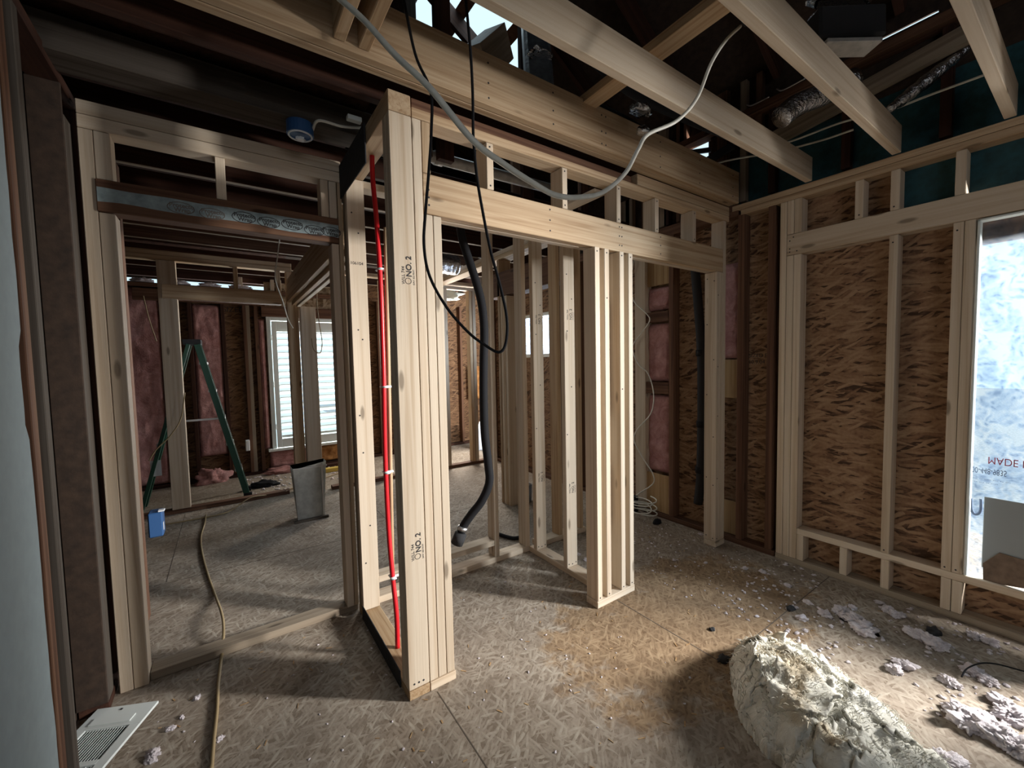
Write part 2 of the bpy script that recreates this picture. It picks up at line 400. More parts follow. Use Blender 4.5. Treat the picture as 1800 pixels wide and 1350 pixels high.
# right exterior wall (plane x = 3.10) with old studs, openings at y -0.80..0.385 and 3.62..4.42
wr = tag(rawbox('wall_right', OSBW, 3.10, 3.112, .385, 3.62, 0, 2.15), kind='structure')
rawbox('sheathing_panel', OSBW, 3.10, 3.112, .68, 3.62, 2.15, 2.45, wr, None)
rawbox('sheathing_panel', OSBW, 3.10, 3.112, -2.5, .385, 0, .20, wr, None)
rawbox('sheathing_panel', OSBW, 3.10, 3.112, -2.5, -.58, .20, 2.15, wr, None)
rawbox('sheathing_panel', OSBW, 3.10, 3.112, 3.62, 4.42, 0, 1.41, wr, None)
rawbox('sheathing_panel', OSBW, 3.10, 3.112, 3.62, 4.42, 1.93, 2.45, wr, None)
rawbox('sheathing_panel', OSBW, 3.10, 3.112, 4.42, 4.95, 0, 2.45, wr, None)
tag(rawbox('coated_sheathing', TEAL, 3.10, 3.112, -2.5, .68, 2.15, 2.80, wr, None))
tag(rawbox('coated_sheathing', TEAL, 3.10, 3.112, .68, 1.75, 2.45, 2.80, wr, None))
rawbox('dark_sheathing', DARKSH, 3.10, 3.112, 1.75, 1.79, 2.45, 3.31, wr, None)
rawbox('dark_sheathing', DARKSH, 3.10, 3.112, 1.97, 6.2, 2.45, 3.31, wr, None)
rawbox('dark_sheathing', DARKSH, 3.10, 3.112, 1.79, 1.97, 2.45, 2.81, wr, None)
rawbox('dark_sheathing', DARKSH, 3.10, 3.112, 1.79, 1.97, 3.10, 3.31, wr, None)
beam('gap_brace', wr, BLACKM, (3.09, 1.76, 2.93), (3.09, 2.0, 3.0), .02, .035)
rawbox('dark_sheathing', DARKSH, 3.105, 3.117, -2.5, 1.75, 2.80, 3.118, wr, None)
rawbox('dark_sheathing', DARKSH, 3.105, 3.117, -2.5, 0.56, 3.118, 3.32, wr, None)
rawbox('dark_sheathing', DARKSH, 3.105, 3.117, 0.82, 1.75, 3.118, 3.32, wr, None)
rawbox('dark_sheathing', DARKSH, 3.105, 3.117, 0.56, 0.82, 3.130, 3.32, wr, None)
for y in (1.518, 1.320, 2.072):
    board('old_stud', wr, OLD, 3.01, 3.098, y-.042, y, .04, 2.36)
board('new_stud', wr, PINE, 3.01, 3.098, 2.305, 2.414, .04, 2.36)
for y in (2.75, 3.1, 3.5, 4.5, 4.85): board('old_stud', wr, OLD, 3.01, 3.098, y, y+.04, .04, 2.36)
board('bottom_plate', wr, OLD, 3.01, 3.098, 1.26, 4.9, 0, .038)
board('top_plate', wr, OLD, 3.01, 3.098, 1.52, 4.9, 2.362, 2.44)
for y in (-1.5, -1.1, -.7, -.3, .1, .49, .9, 1.3, 1.7, 2.1, 2.5): board('attic_stud', wr, OLDD, 3.05, 3.098, y, y+.045, 2.46, 3.0)
board('attic_wall_plate', wr, OLD, 3.0, 3.098, -2.4, 4.5, 3.0, 3.05)
yC, yD = 2.078, 2.320
board('plywood_panel', wr, PLY, 3.045, 3.06, yC+.005, yD-.003, 1.986, 2.36)
board('plywood_panel', wr, PLY, 3.03, 3.045, yC+.005, yD-.003, .04, 0.369)
board('blocking', wr, OLD, 3.02, 3.095, yC+.005, yD-.003, 1.676, 1.762)
board('blocking', wr, OLD, 3.02, 3.095, yC+.005, yD-.003, 1.065, 1.163)
k = 0
for a, b_ in ((1.775, 1.976), (1.167, 1.668), (0.376, 1.054)):
    lab = ['small pink insulation batt under the plywood in the closet wall bay', 'middle pink insulation batt between blocks in the closet wall bay', 'lowest pink insulation batt above the plywood offcut in the closet wall bay'][k]; k += 1
    tag(batt('insulation_batt', PINK, None, (3.097, yD-.004, a+.003), (0, -(yD-yC-.01), 0), (0, 0, b_-a-.006), (-1, 0, 0), 20, 40, .045, k*5.), lab, 'insulation', 'pink batts in the closet wall bay')
yA = 1.518
tag(batt('insulation_batt', PINK, None, (3.097, yA+.15, 1.356), (0, -.148, 0), (0, 0, 2.048-1.356), (-1, 0, 0), 16, 40, .05, 31.), 'narrow pink insulation batt right of the closet right jamb', 'insulation')
board('plywood_panel', wr, PLY, 3.06, 3.075, yA+.003, yA+.2, 1.064, 1.348)
board('plywood_panel', wr, PLY, 3.06, 3.075, yA+.003, yA+.2, .04, 0.290)
text('sheathing_stamp', 'SIZED FOR', .038, INK, wr, (3.0992, 1.361+.12, 1.361), (0,-1,0), (0,0,1))
text('sheathing_stamp', '10.9.04', .038, INK, wr, (3.0992, 1.361+.12, 1.361-.045), (0,-1,0), (0,0,1))

# left exterior wall (plane x = -0.45)
wl = tag(rawbox('wall_left', DARKSH, -.56, -.545, -2.5, 3.02, 0, 2.9), kind='structure')
board('old_stud', wl, OLD, -.54, -.45, 1.70, 1.745, .04, 2.43)
board('old_stud', wl, OLDG, -.54, -.45, 1.81, 1.85, .04, 2.43)
board('old_panel', wl, DARKSH, -.543, -.4505, 2.234, 2.244, .04, 2.43)
board('new_stud', wl, OLDG, -.54, -.45, 2.245, 2.328, .04, 2.324)  # new stud given a dark lumber colour, its shade put into the colour
board('old_stud', wl, OLDD, -.54, -.45, 2.45, 2.49, .04, 2.43)
board('old_stud', wl, OLDD, -.54, -.45, 2.72, 2.80, .04, 2.43)
board('old_stud', wl, OLD, -.50, -.41, 2.93, 3.0, .0, 2.43)
board('bottom_plate', wl, OLDD, -.54, -.45, 2.247, 3.0, 0, .038)
board('top_plate', wl, OLDD, -.54, -.45, -2.4, 3.0, 2.43, 2.47)
# torn drywall sheet on the near part of the left wall
bm = bmesh.new(); edge = []
for i in range(60):
    z = i*2.42/59; y = 1.618 + (.0 if z < .0 else 0)
    yy = 1.628 - .02*(1.2 < z < 1.45) + .006*noise.noise(Vector((z*9, 0, 0))) + .01*noise.noise(Vector((z*2, 5, 0)))
    edge.append((yy, z))
fr = [bm.verts.new((-.437, y, z)) for y, z in edge]; bk = [bm.verts.new((-.4499, y, z)) for y, z in edge]
f0 = [bm.verts.new((-.437, -2.45, z)) for z in (0, 2.42)]; b0 = [bm.verts.new((-.4499, -2.45, z)) for z in (0, 2.42)]
bm.faces.new(fr + [f0[1], f0[0]]); bm.faces.new((bk + [b0[1], b0[0]])[::-1])
for i in range(59): bm.faces.new((fr[i], bk[i], bk[i+1], fr[i+1]))
bm.faces.new((fr[59], bk[59], b0[1], f0[1])); bm.faces.new((f0[0], b0[0], bk[0], fr[0])); bm.faces.new((f0[0], f0[1], b0[1], b0[0]))
bmesh.ops.recalc_face_normals(bm, faces=bm.faces[:])
tag(put('drywall_sheet', bm_done(bm, 'drywall_sheet'), DRYW), 'grey torn-edged drywall sheet at the left edge of the photo', 'drywall')
# rear wall and ceiling deck over the camera side, never seen but closing the room
rawbox('wall_rear', DARKSH, -.56, 3.112, -2.52, -2.5, 0, 3.2)

# far wall (plane y = 6.2)
wf = tag(rawbox('wall_far', OSBY, -1.6, .45, 6.2, 6.215, 0, 2.30), kind='structure')
rawbox('sheathing_panel', OSBY, 1.42, 4.6, 6.2, 6.215, 0, 2.60, wf, None)
rawbox('sheathing_panel', OSBY, .45, 1.42, 6.2, 6.215, 0, .28, wf, None)
rawbox('sheathing_panel', osb('pale_strandboard', [(.16, .10, .05), (.34, .24, .14), (.46, .34, .22), (.6, .48, .34)], 'y', [0, .8, -.7, 1.4], (9, 34)), .45, 1.42, 6.2, 6.215, 2.04, 2.45, wf, None)
for x in (-.95, -.58, -.34, -.02, .20): board('old_stud', wf, OLDD if x < 0 else OLD, x, x+.04, 6.11, 6.198, .04, 2.28)
board('old_stud', wf, PINEG, .235, .275, 6.11, 6.198, .04, 2.28)
board('old_stud', wf, OLD, .32, .36, 6.10, 6.198, .04, 2.28)
board('old_stud', wf, OLDD, 1.42, 1.46, 6.11, 6.198, .04, 2.28)
for x in (1.85, 2.25, 2.7, 3.2, 3.7): board('old_stud', wf, OLD, x, x+.04, 6.11, 6.198, .04, 2.28)
board('window_header', wf, OLD, .40, 1.44, 6.09, 6.198, 2.0, 2.13)
board('window_header', wf, OLD, -.8, .40, 6.08, 6.11, 2.13, 2.26)
board('top_plate', wf, OLD, -1.2, 1.6, 6.08, 6.198, 2.28, 2.325)
board('bottom_plate', wf, OLDD, -1.2, 4.4, 6.11, 6.198, 0, .038)
board('roof_rim', wf, OLDD, -1.6, 4.6, 6.22, 6.26, 2.42, 3.4)
for x in (.18, .52, .6): board('cripple_stud', wf, PINE, x, x+.04, 6.10, 6.18, 2.33, 2.47)
rawbox('wall_left_far', DARKSH, -1.62, -1.6, 3.0, 6.2, 0, 2.9)
rawbox('wall_jog', DARKSH, -1.6, -.56, 3.0, 3.015, 0, 2.6)
rawbox('wall_right_far', OSBW, 4.4, 4.412, 4.95, 6.2, 0, 2.6)
for i, (x0, x1, z0, z1, lab) in enumerate([(-.91, -.585, .04, 2.27, 'tall pink insulation batt at the far left, beside the green ladder'),
        (-.30, -.025, .30, 2.12, 'tall pink insulation batt behind the green ladder, torn at the bottom'),
        (.365, .43, .3, 1.97, 'narrow strip of pink insulation left of the shuttered window'),
        (.42, .95, .04, .26, 'pink insulation under the shuttered window, left half')]):
    tag(batt('insulation_batt', PINK, None, (x0, 6.195, z0), (x1-x0, 0, 0), (0, 0, z1-z0), (0, -1, 0), 24, 50, .07, 40+i*3.), lab, 'insulation')
tag(batt('insulation_batt', ORANGEF, None, (.97, 6.195, .04), (.45, 0, 0), (0, 0, .23), (0, -1, 0), 30, 24, .09, 77., .04), 'orange-brown insulation under the shuttered window, right half', 'insulation')
tag(clump('insulation_scrap', (-.2, 6.02, 0), (.16, .07, .12), PINK, 3, f=2.0), 'pink insulation scrap slumped on the floor behind the ladder', 'insulation')
tag(clump('insulation_scrap', (.6, 6.0, 0), (.25, .07, .06), PINK, 9), 'pink insulation scraps on the floor below the shuttered window', 'insulation')
for i, x in enumerate((-.72, -.40, -.1, .2)):
    tag(clump('insulation_tuft', (x, 6.14, 2.325), (.10, .05, .04), BLOWN, 20+i), 'white insulation tuft on top of the far wall, '+['leftmost of four', 'second from left of four', 'third from left of four', 'rightmost of four'][i], 'insulation', 'white tufts on the far wall plate')
text('sheathing_stamp', 'SIZED', .09, INK, wf, (-.0, 6.198, 2.05), (1,0,0), (0,0,1))

# right-wall opening with frosted film
win1 = tag(root('window_1', (3.05, .385, 1.1)), kind='structure')
def film_mesh():
    bm = bmesh.new(); nu, nv = 90, 90; G = []
    for i in range(nu+1):
        row = []
        for j in range(nv+1):
            y = .383 - i/nu*.48; z = .245 + j/nv*1.76
            row.append(bm.verts.new((3.075 + .02*noise.noise(Vector((y*3, z*2, 1))) + .006*noise.noise(Vector((y*12, z*9, 4))) - .03*max(0, .45-z)*(1-i/nu), y, z)))
        G.append(row)
    for i in range(nu):
        for j in range(nv): bm.faces.new((G[i][j], G[i+1][j], G[i+1][j+1], G[i][j+1]))
    return bm_done(bm, 'plastic_film', True)
pf = put('plastic_film', film_mesh(), FILM, win1)
board('frame_strip', win1, WHITEP, 3.0085, 3.06, .372, .383, .245, 2.003)
board('frame_strip', win1, WHITEP, 3.0085, 3.06, -.58, .383, 1.993, 2.004)
board('old_header', win1, OLD, 3.112, 3.15, -.58, .383, 1.90, 2.01)
# mirrored upside-down print showing through the film
def film_text(body, size, mat, px, pz, sx=1):
    text('film_print', body, size, mat, win1, (3.052, px, pz), (0, -1, 0), (0, 0, -1), sx=sx)
film_text('MADE IN', .050, INKR, 0.324, 0.853, .72)
film_text('800-448-9835', .040, INKB, 0.387, 0.794, .56)
film_text('-- --- -- ---- --- -- ---', .018, INKB, 0.388, 0.743)
film_text('--- -- --- -- ----', .018, INKB, 0.388, 0.726)
tube('film_print', [(3.050, 0.373, 0.633), (3.050, 0.371, 0.583), (3.050, 0.361, 0.557), (3.050, 0.346, 0.562), (3.050, 0.339, 0.587), (3.050, 0.340, 0.638)], .006, INKB, win1, seg=6, n=4, flat=.3)

# outside
g = tag(rawbox('ground', plain('outdoor_ground', (.5, .5, .5), .9, 0, None, .3), 3.2, 30, -15, 20, -.5, -.4), kind='structure')
t_ = board('grey_board', None, GREYB, 3.036, 3.044, -.3, 0.328, .30, 0.656)
tag(t_, 'plain grey board leaning in the film-covered window opening', 'board')
bm = bmesh.new(); q = [(0.319, 0.233), (0.322, 0.325), (0.271, 0.396), (0.196, 0.389), (-.28, .42), (-.28, .25), (.1, .27)]
f_ = [bm.verts.new((3.028, y, z)) for y, z in q]; face = bm.faces.new(f_)
r_ = bmesh.ops.extrude_face_region(bm, geom=[face]); bmesh.ops.translate(bm, vec=(.006, 0, 0), verts=[v for v in r_['geom'] if isinstance(v, bmesh.types.BMVert)])
bmesh.ops.recalc_face_normals(bm, faces=bm.faces[:])
tag(put('brown_board', bm_done(bm, 'brown_board'), BROWNB), 'broken brown board standing low in front of the grey board in the window opening', 'board')

# high window of the far room
win2 = tag(root('window_2', (3.1, 4.0, 1.67)), kind='structure')
for y0, y1, z0, z1 in ((3.62, 3.66, 1.41, 1.93), (4.38, 4.42, 1.41, 1.93), (3.66, 4.38, 1.41, 1.45), (3.66, 4.38, 1.89, 1.93)):
    board('window_frame', win2, WHITEP, 3.08, 3.13, y0, y1, z0, z1)
tag(rawbox('window_pane', FILM, 3.105, 3.108, 3.66, 4.38, 1.45, 1.89, win2, None))

# shuttered window
win3 = tag(root('window_3', (.93, 6.2, 1.15)), kind='structure')
for x0, x1, z0, z1 in ((.45, .50, .30, 2.0), (1.37, 1.42, .30, 2.0), (.50, 1.37, 1.95, 2.0)):
    board('window_frame', win3, WHITEP, x0, x1, 6.12, 6.22, z0, z1)
board('window_sill', win3, WHITEP, .40, 1.44, 6.06, 6.2, .275, .305)
shut = tag(root('plantation_shutter', (.93, 6.12, .31)), 'white louvred plantation shutters in the far window', 'shutter')
for a, b_ in ((.505, .93), (.935, 1.365)):
    for x0, x1 in ((a, a+.055), (b_-.055, b_)): board('stile', shut, WHITEP, x0, x1, 6.095, 6.12, .31, 1.945)
    board('rail', shut, WHITEP, a+.055, b_-.055, 6.097, 6.118, .31, .42)
    board('rail', shut, WHITEP, a+.055, b_-.055, 6.097, 6.118, 1.81, 1.945)
    z = .445
    while z < 1.80:
        beamo = put('louver', boxmesh('louver', b_-a-.114, .078, .009, .002), WHITEP, shut, Matrix.Translation(((a+b_)/2, 6.112, z)) @ Matrix.Rotation(math.radians(-38), 4, 'X'))
        z += .083
for z in (.55, 1.1, 1.7): board('hinge', shut, ALU, .497, .505, 6.088, 6.096, z, z+.07)

# ================================================================ WALL FRAMES
# --- closet opening frame (plane y = 1.57)
Y0, Y1 = 1.57, 1.659
cf = root('closet_opening_frame', (1.75, 1.61, 0), 'new pine stud frame with a long header over the wide closet opening in the middle', 'wall frame')
p1 = board('corner_stud', cf, PINE, .547, .636, Y0, Y0+.037, .040, 2.322)
board('corner_stud', cf, PINE, .638, .675, Y0, Y1, .040, 2.322)
board('jack_stud', cf, PINE, .677, .714, Y0, Y1, .040, 1.962)
board('jack_stud', cf, PINE, .716, .752, Y0, Y1, .040, 1.962)
board('cripple_stud', cf, PINE2, .677, .712, Y0, Y1, 2.124, 2.322)
board('bottom_plate', cf, PINE, .638, .756, Y0-.004, Y1, 0, .038)
hd = board('header', cf, PINE2, .677, 2.912, Y0, Y0+.040, 1.965, 2.122)
board('header', cf, PINE, .677, 2.912, Y0+.047, Y1, 1.965, 2.122)
board('top_plate', cf, PINE2, .638, 2.99, Y0, Y1, 2.324, 2.362)
board('top_plate', cf, PINE2, 1.985, 2.99, Y0, Y1, 2.364, 2.425)
board('old_plate', cf, OLD, .65, 1.975, Y0+.03, Y1+.04, 2.366, 2.415)
for x in (.975, 1.411, 1.808, 2.147, 2.54): board('cripple_stud', cf, PINE, x, x+.036, Y0, Y1, 2.124, 2.322)
xj = 2.834
board('jack_stud', cf, PINE, xj, xj+.037, Y0, Y1, .040, 1.962)
board('king_stud', cf, PINE, 2.914, 2.951, Y0, Y1, .040, 2.322)
board('jack_stud', cf, PINE, xj+.038, 2.912, Y0, Y1, .040, 1.962)
board('bottom_plate', cf, PINE, xj, 2.951, Y0-.003, Y1, 0, .038)
def stamp(par, pos, right, up, s=1.0, mat=INK):
    text('grade_stamp', 'WILL 744', .017*s, mat, par, (Vector(pos)+Vector(up)*.034*s), right, up)
    text('grade_stamp', 'NO. 2', .030*s, mat, par, pos, right, up)
    text('grade_stamp', 'S-P-F KD19-HT', .0085*s, mat, par, (Vector(pos)-Vector(up)*.014*s), right, up)
for z, s in ((1.677, 1.0), (0.574, 1.0)):
    # stamped sideways: reads bottom to top
    text('grade_stamp', 'WILL 744', .017, INK, p1, (.589, Y0-.0006, z), (0,0,1), (-1,0,0))
    text('grade_stamp', 'NO. 2', .031, INK, p1, (.617, Y0-.0006, z+.03), (0,0,1), (-1,0,0), bold=.0006)
    text('grade_stamp', 'S-P-F  KD19-HT', .009, INK, p1, (.629, Y0-.0006, z), (0,0,1), (-1,0,0))
    ring = [(.603+.012*math.cos(a), 0, z+.014+.011*math.sin(a)) for a in [k*math.pi/8 for k in range(17)]]
    tube('grade_mark', [(x, Y0-.0004, zz) for x, y, zz in ring], .0011, INK, p1, seg=5, n=2)
nails(cf, [(x, Y0-.0003, z) for x in (.57, .59, .61) for z in (.062,)] + [(.70+.0*i, Y0-.0003, 2.0+.03*i) for i in range(4)] +
      [(x+.018, Y0-.0003, z) for x in (.975, 1.411, 1.808, 2.147, 2.54) for z in (2.14, 2.305)] + [(x, Y0-.0003, z) for x in (1.33, 1.83, 1.85, 2.2) for z in (2.0, 2.05, 2.1)] +
      [(xj+.018, Y0-.0003, z) for z in (.06, .5, .95, 1.3, 1.8)], (0, -1, 0))
nails(cf, [(xj-.0003, Y0+.02+.05*(i % 2), z) for i, z in enumerate((.06, .07, .45, .5, .8, 1.1, 1.35, 1.6, 1.9, 1.92))], (-1, 0, 0))

# --- pipe wall (plane x = 0.547..0.636)
pw = root('pipe_wall_frame', (.59, 2.0, 0), 'new pine stud frame holding the red pipe, behind the tall corner post', 'wall frame')
board('bottom_plate', pw, END, .547, .636, 1.567, 2.33, 0, .038)
board('top_plate', pw, PINE2, .547, .636, 1.57, 2.33, 2.324, 2.40)
board('stud', pw, PINE, .547, .636, 1.610, 1.647, .04, 2.322)
st = board('stud', pw, PINE, .547, .636, 2.243, 2.280, .04, 2.322)
board('stud', pw, PINEG, .547, .636, 2.285, 2.325, .04, 2.322)
board('shade_strip', pw, BLACKM, .538, .5455, 1.86, 2.335, 2.24, 2.41)  # black strips stand in for shade on the left faces of both plates
board('shade_strip', pw, BLACKM, .540, .5455, 1.66, 2.24, 0, .075)
text('lumber_stamp', '106104', .022, INK, st, (.553, 2.2424, 1.887), (1,0,0), (0,0,1))
nails(st, [(x, 2.2427, z) for x, z in ((.57, 2.15), (.60, 2.05), (.58, 1.55), (.60, 1.5), (.57, 1.1), (.58, .9), (.60, .5), (.57, .3))], (0,-1,0))

# --- hall opening frame (plane y = 2.33)
Y0, Y1 = 2.331, 2.42
hf = root('hall_opening_frame', (.06, 2.37, 0), 'new pine stud frame around the left doorway with taped dark header', 'wall frame')
board('king_stud', hf, PINE, -.434, -.391, Y0, Y1, .0, 2.322)
board('jack_stud', hf, PINE, -.389, -.340, Y0, Y1, .0, 2.003)
board('king_stud', hf, PINE, -.389, -.340, Y0, Y1, 2.134, 2.322)
hh = board('header', hf, OLD, -.391, .522, Y0-.012, Y1-.02, 2.005, 2.132)
board('top_plate', hf, PINE, -.434, .545, Y0, Y1, 2.324, 2.376)
board('top_plate', hf, PINE, -.434, .545, Y0, Y1, 2.378, 2.432)
board('cripple_stud', hf, PINE, .004, .042, Y0, Y1, 2.134, 2.322)
board('cripple_stud', hf, PINE, .443, .480, Y0, Y1, 2.134, 2.322)
board('cripple_stud', hf, PINE, .483, .520, Y0, Y1, 2.134, 2.322)
board('jack_stud', hf, PINE, .486, .522, Y0, Y1, .039, 2.003)
board('king_stud', hf, PINE2, .524, .545, Y0, Y1, .039, 2.322)
board('sill_plate', hf, PINEG, -.338, .545, Y0+.02, Y1+.02, 0, .037)
# flashing tape lying on the header face
bm = bmesh.new(); top, bot = [], []
for i in range(40):
    x = -.388 + i*.908/39
    top.append(bm.verts.new((x, Y0-.0128, 2.098 + .004*noise.noise(Vector((x*9, 0, 0))))))
    bot.append(bm.verts.new((x, Y0-.0128, 2.040 + .012*noise.noise(Vector((x*5, 3, 0))) - .006*(x > .2))))
for i in range(39): bm.faces.new((bot[i], bot[i+1], top[i+1], top[i]))
tp = put('flashing_tape', bm_done(bm, 'flashing_tape'), TAPE, hh)
for i, x in enumerate((-.16, -.05, .07, .17, .27, .37, .45)):
    if i in (0, 1): m_ = INKG
    else: m_ = INK
    zz = 2.066 - .006*(i % 2) - .006*(x > .3)
    text('tape_print', 'Protecto', .024, m_, hh, (x-.006, Y0-.0134, zz), (1,0,0), (0,0,1), bold=.0006)
    text('tape_print', 'Wrap', .024, m_, hh, (x+.010, Y0-.0134, zz-.019), (1,0,0), (0,0,1), bold=.0006)
    el = [(x+.034+.046*math.cos(a), Y0-.0132, zz-.002+.024*math.sin(a)) for a in [k*math.pi/10 for k in range(21)]]
    tube('tape_print', el, .0016, m_, hh, seg=5, n=2)
# --- closet back frame (plane y = 2.33, right part)
bf = root('closet_back_frame', (1.5, 2.37, 0), 'low plate, crossing block and thin studs behind the closet opening', 'wall frame')
board('bottom_plate', bf, PINE, .64, 1.745, 2.335, 2.424, 0, .038)
board('stud', bf, PINE, 1.445, 1.482, 2.335, 2.424, .039, 2.322)
board('blocking', bf, PINE, .66, 1.443, 2.335, 2.424, .120, .157)
board('stud', bf, PINE, 1.706, 1.743, 2.335, 2.424, .039, 2.322)
board('bottom_plate', bf, PINE, 1.83, 2.30, 2.335, 2.424, 0, .038)
xs4 = 2.041; xs6 = 2.256
board('stud', bf, PINE2, xs4-.018, xs4+.018, 2.335, 2.424, .039, 2.322)
board('stud', bf, PINE2, xs6-.018, xs6+.018, 2.335, 2.424, .039, 2.322)
board('top_plate', bf, PINE, .64, 2.30, 2.335, 2.424, 2.324, 2.362)

# --- freestanding closet partition (end cap and return row)
pf_ = root('closet_partition_frame', (1.77, 1.9, 0), 'white-lit narrow stud partition standing inside the closet opening', 'wall frame')
board('bottom_plate', pf_, PINE, 1.615, 1.926, 1.553, 1.642, 0, .038)
for x in (1.619, 1.692, 1.812, 1.886): board('stud', pf_, PINE, x, x+.037, 1.555, 1.642, .039, 1.962)
board('block', pf_, PINE2, 1.732, 1.765, 1.60, 1.642, .4, .75)
board('block', pf_, PINE2, 1.732, 1.765, 1.60, 1.642, 1.05, 1.7)
board('bottom_plate', pf_, PINE, 1.735, 1.824, 1.644, 2.333, 0, .038)
pts = []
for y in (1.93, 2.245):
    s_ = board('stud', pf_, PINE, 1.735, 1.824, y, y+.037, .039, 2.30)
    stamp(s_, (1.80, y-.0006, .52), (0,0,1), (-1,0,0), .9)
    stamp(s_, (1.80, y-.0006, 1.62), (0,0,1), (-1,0,0), .9)
    pts += [(x, y-.0004, z) for x, z in ((1.75, .06), (1.78, .055), (1.81, .06), (1.76, 1.9), (1.80, 1.75), (1.76, 1.55), (1.79, 1.2), (1.75, .9))]
nails(pf_, pts, (0, -1, 0))
nails(pf_, [(x+.018, 1.5547, z) for x in (1.619, 1.692, 1.812, 1.886) for z in (.055, 1.94)] + [(1.83, 1.5547, 1.2), (1.71, 1.5547, 1.7)], (0,-1,0))
board('top_plate', pf_, PINE, 1.735, 1.824, 1.662, 2.333, 2.302, 2.322)

# --- hallway frame running back (plane x = 2.13)
dw = root('hallway_door_frame', (2.17, 3.2, 0), 'pine door post and header standing deep behind the black hose', 'wall frame')
board('post', dw, PINE, 2.15, 2.285, 3.17, 3.205, 0, 1.975)
board('post', dw, PINE2, 2.15, 2.285, 3.207, 3.243, 0, 1.975)
board('post', dw, PINE, 2.15, 2.285, 3.245, 3.28, 0, 1.975)
board('header', dw, OLD, 2.15, 2.285, 2.44, 3.5, 1.98, 2.20)
board('top_plate', dw, PINE2, 2.15, 2.285, 2.44, 4.78, 2.324, 2.362)
board('top_plate', dw, PINE, 2.15, 2.285, 2.44, 4.78, 2.364, 2.402)
board('stud', dw, PINE2, 2.15, 2.285, 3.29, 3.325, 0, 2.322)

# --- far left frame (plane y = 4.95)
Y0, Y1 = 4.95, 5.04
ff = root('back_bedroom_frame', (.0, 5.0, 0), 'pine stud frame around the farther left opening in front of the green ladder', 'wall frame')
board('top_plate', ff, PINE2, -1.55, .62, Y0, Y1, 2.36, 2.40)
board('top_plate', ff, PINE2, -1.55, .62, Y0, Y1, 2.402, 2.445)
board('king_stud', ff, PINE, -.475, -.338, Y0, Y1, .04, 2.358)
board('header', ff, OLD, -.445, .515, Y0-.012, Y1, 2.01, 2.14)
board('header', ff, PINE2, -.445, .515, Y0-.014, Y0-.0125, 2.01, 2.14)
board('cripple_stud', ff, PINE2, .105, .142, Y0, Y1, 2.142, 2.358)
board('cripple_stud', ff, PINE2, .475, .512, Y0, Y1, 2.142, 2.358)
board('stud', ff, PINE2, 0.564, 0.667, Y0, Y1, 0, 2.358)
board('post', ff, PINE, 0.683, 0.829, Y0-.03, Y1, 0, 2.0)
board('bottom_plate', ff, OLD, -1.55, .50, Y0, Y1, 0, .038)
# --- long header between hall and middle room (runs back)
lh = root('hallway_header', (.58, 3.7, 2.0), 'doubled pine header running back from the left doorway to the far post', 'header')
board('header_ply', lh, PINE2, .556, .592, 2.43, 4.90, 2.03, 2.25)
board('header_ply', lh, PINE2, .60, .636, 2.43, 4.90, 2.0, 2.20)
board('header_ply', lh, PINE, .644, .68, 2.43, 4.90, 1.99, 2.20)
# --- middle room far frame (plane y = 4.8)
mf = root('middle_room_frame', (2.5, 4.85, 0), 'far pine frame with a narrow doorway behind the black hose', 'wall frame')
board('stud', mf, PINE, 2.27, 2.345, 4.8, 4.89, .039, 2.30)
board('stud', mf, PINE2, 2.66, 2.70, 4.8, 4.89, .039, 2.30)
board('stud', mf, PINE, 2.71, 2.755, 4.8, 4.89, .039, 2.30)
board('header', mf, PINE, 2.27, 2.755, 4.8, 4.89, 2.302, 2.34)
for x in (2.95, 1.9, 1.5, 1.1): board('stud', mf, PINE2, x, x+.038, 4.8, 4.89, .039, 2.34)
board('top_plate', mf, PINE2, .9, 3.0, 4.8, 4.89, 2.36, 2.40)
board('bottom_plate', mf, OLD, .9, 3.0, 4.8, 4.89, 0, .038)

# --- window wall frame (plane x = 3.008)
X0, X1 = 3.008, 3.097
wf_ = root('window_wall_frame', (3.05, .5, 0), 'new pine stud frame along the right wall around the film-covered opening', 'wall frame')
board('bottom_plate', wf_, PINEG, X0, X1, -2.4, 1.25, 0, .036)
board('top_plate', wf_, PINE2, X0, X1, -2.4, 1.50, 2.355, 2.392)
board('top_plate', wf_, PINE2, X0, X1, -2.4, 1.56, 2.394, 2.430)
board('stud', wf_, PINE, X0, X1, 1.2095, 1.247, .037, 2.354)
board('stud', wf_, PINE, X0, X1, 1.168, 1.207, .037, 2.008)
board('stud', wf_, PINE, X0, X1, 1.126, 1.166, .037, 2.008)
board('stud', wf_, PINE, X0, X1, 1.168, 1.207, 2.142, 2.354)
board('stud', wf_, PINE, X0, X1, 1.126, 1.166, 2.142, 2.354)
board('cripple_stud', wf_, PINE, X0, X1, 1.086, 1.124, .037, .204)
board('header', wf_, PINE, X0, X1, -1.5, 1.207, 2.010, 2.140)
board('sill', wf_, PINE, X0, X1, -1.5, 1.124, .205, .243)
for y in (.857, .665, .425, .385): board('cripple_stud', wf_, PINE, X0, X1, y, y+.037, .037, .204)
for y in (.822, .668, .426): board('cripple_stud', wf_, PINE, X0, X1, y, y+.038, 2.141, 2.354)
for y in (.668, .427, .388): board('stud', wf_, PINE, X0, X1, y, y+.037, .244, 2.009)
for y in (-.62, -1.0, -1.4): board('stud', wf_, PINE, X0, X1, y, y+.037, .244, 2.009)
nails(wf_, [(X0-.0004, y, z) for y, z in ((1.19, 2.03), (1.19, 2.05), (1.19, 2.10), (1.17, 2.12), (1.15, 2.03), (.45, .26), (.41, .26), (.69, .26), (.69, 1.97), (.45, 1.97), (.84, 2.16), (.69, 2.16))] , (-1,0,0))

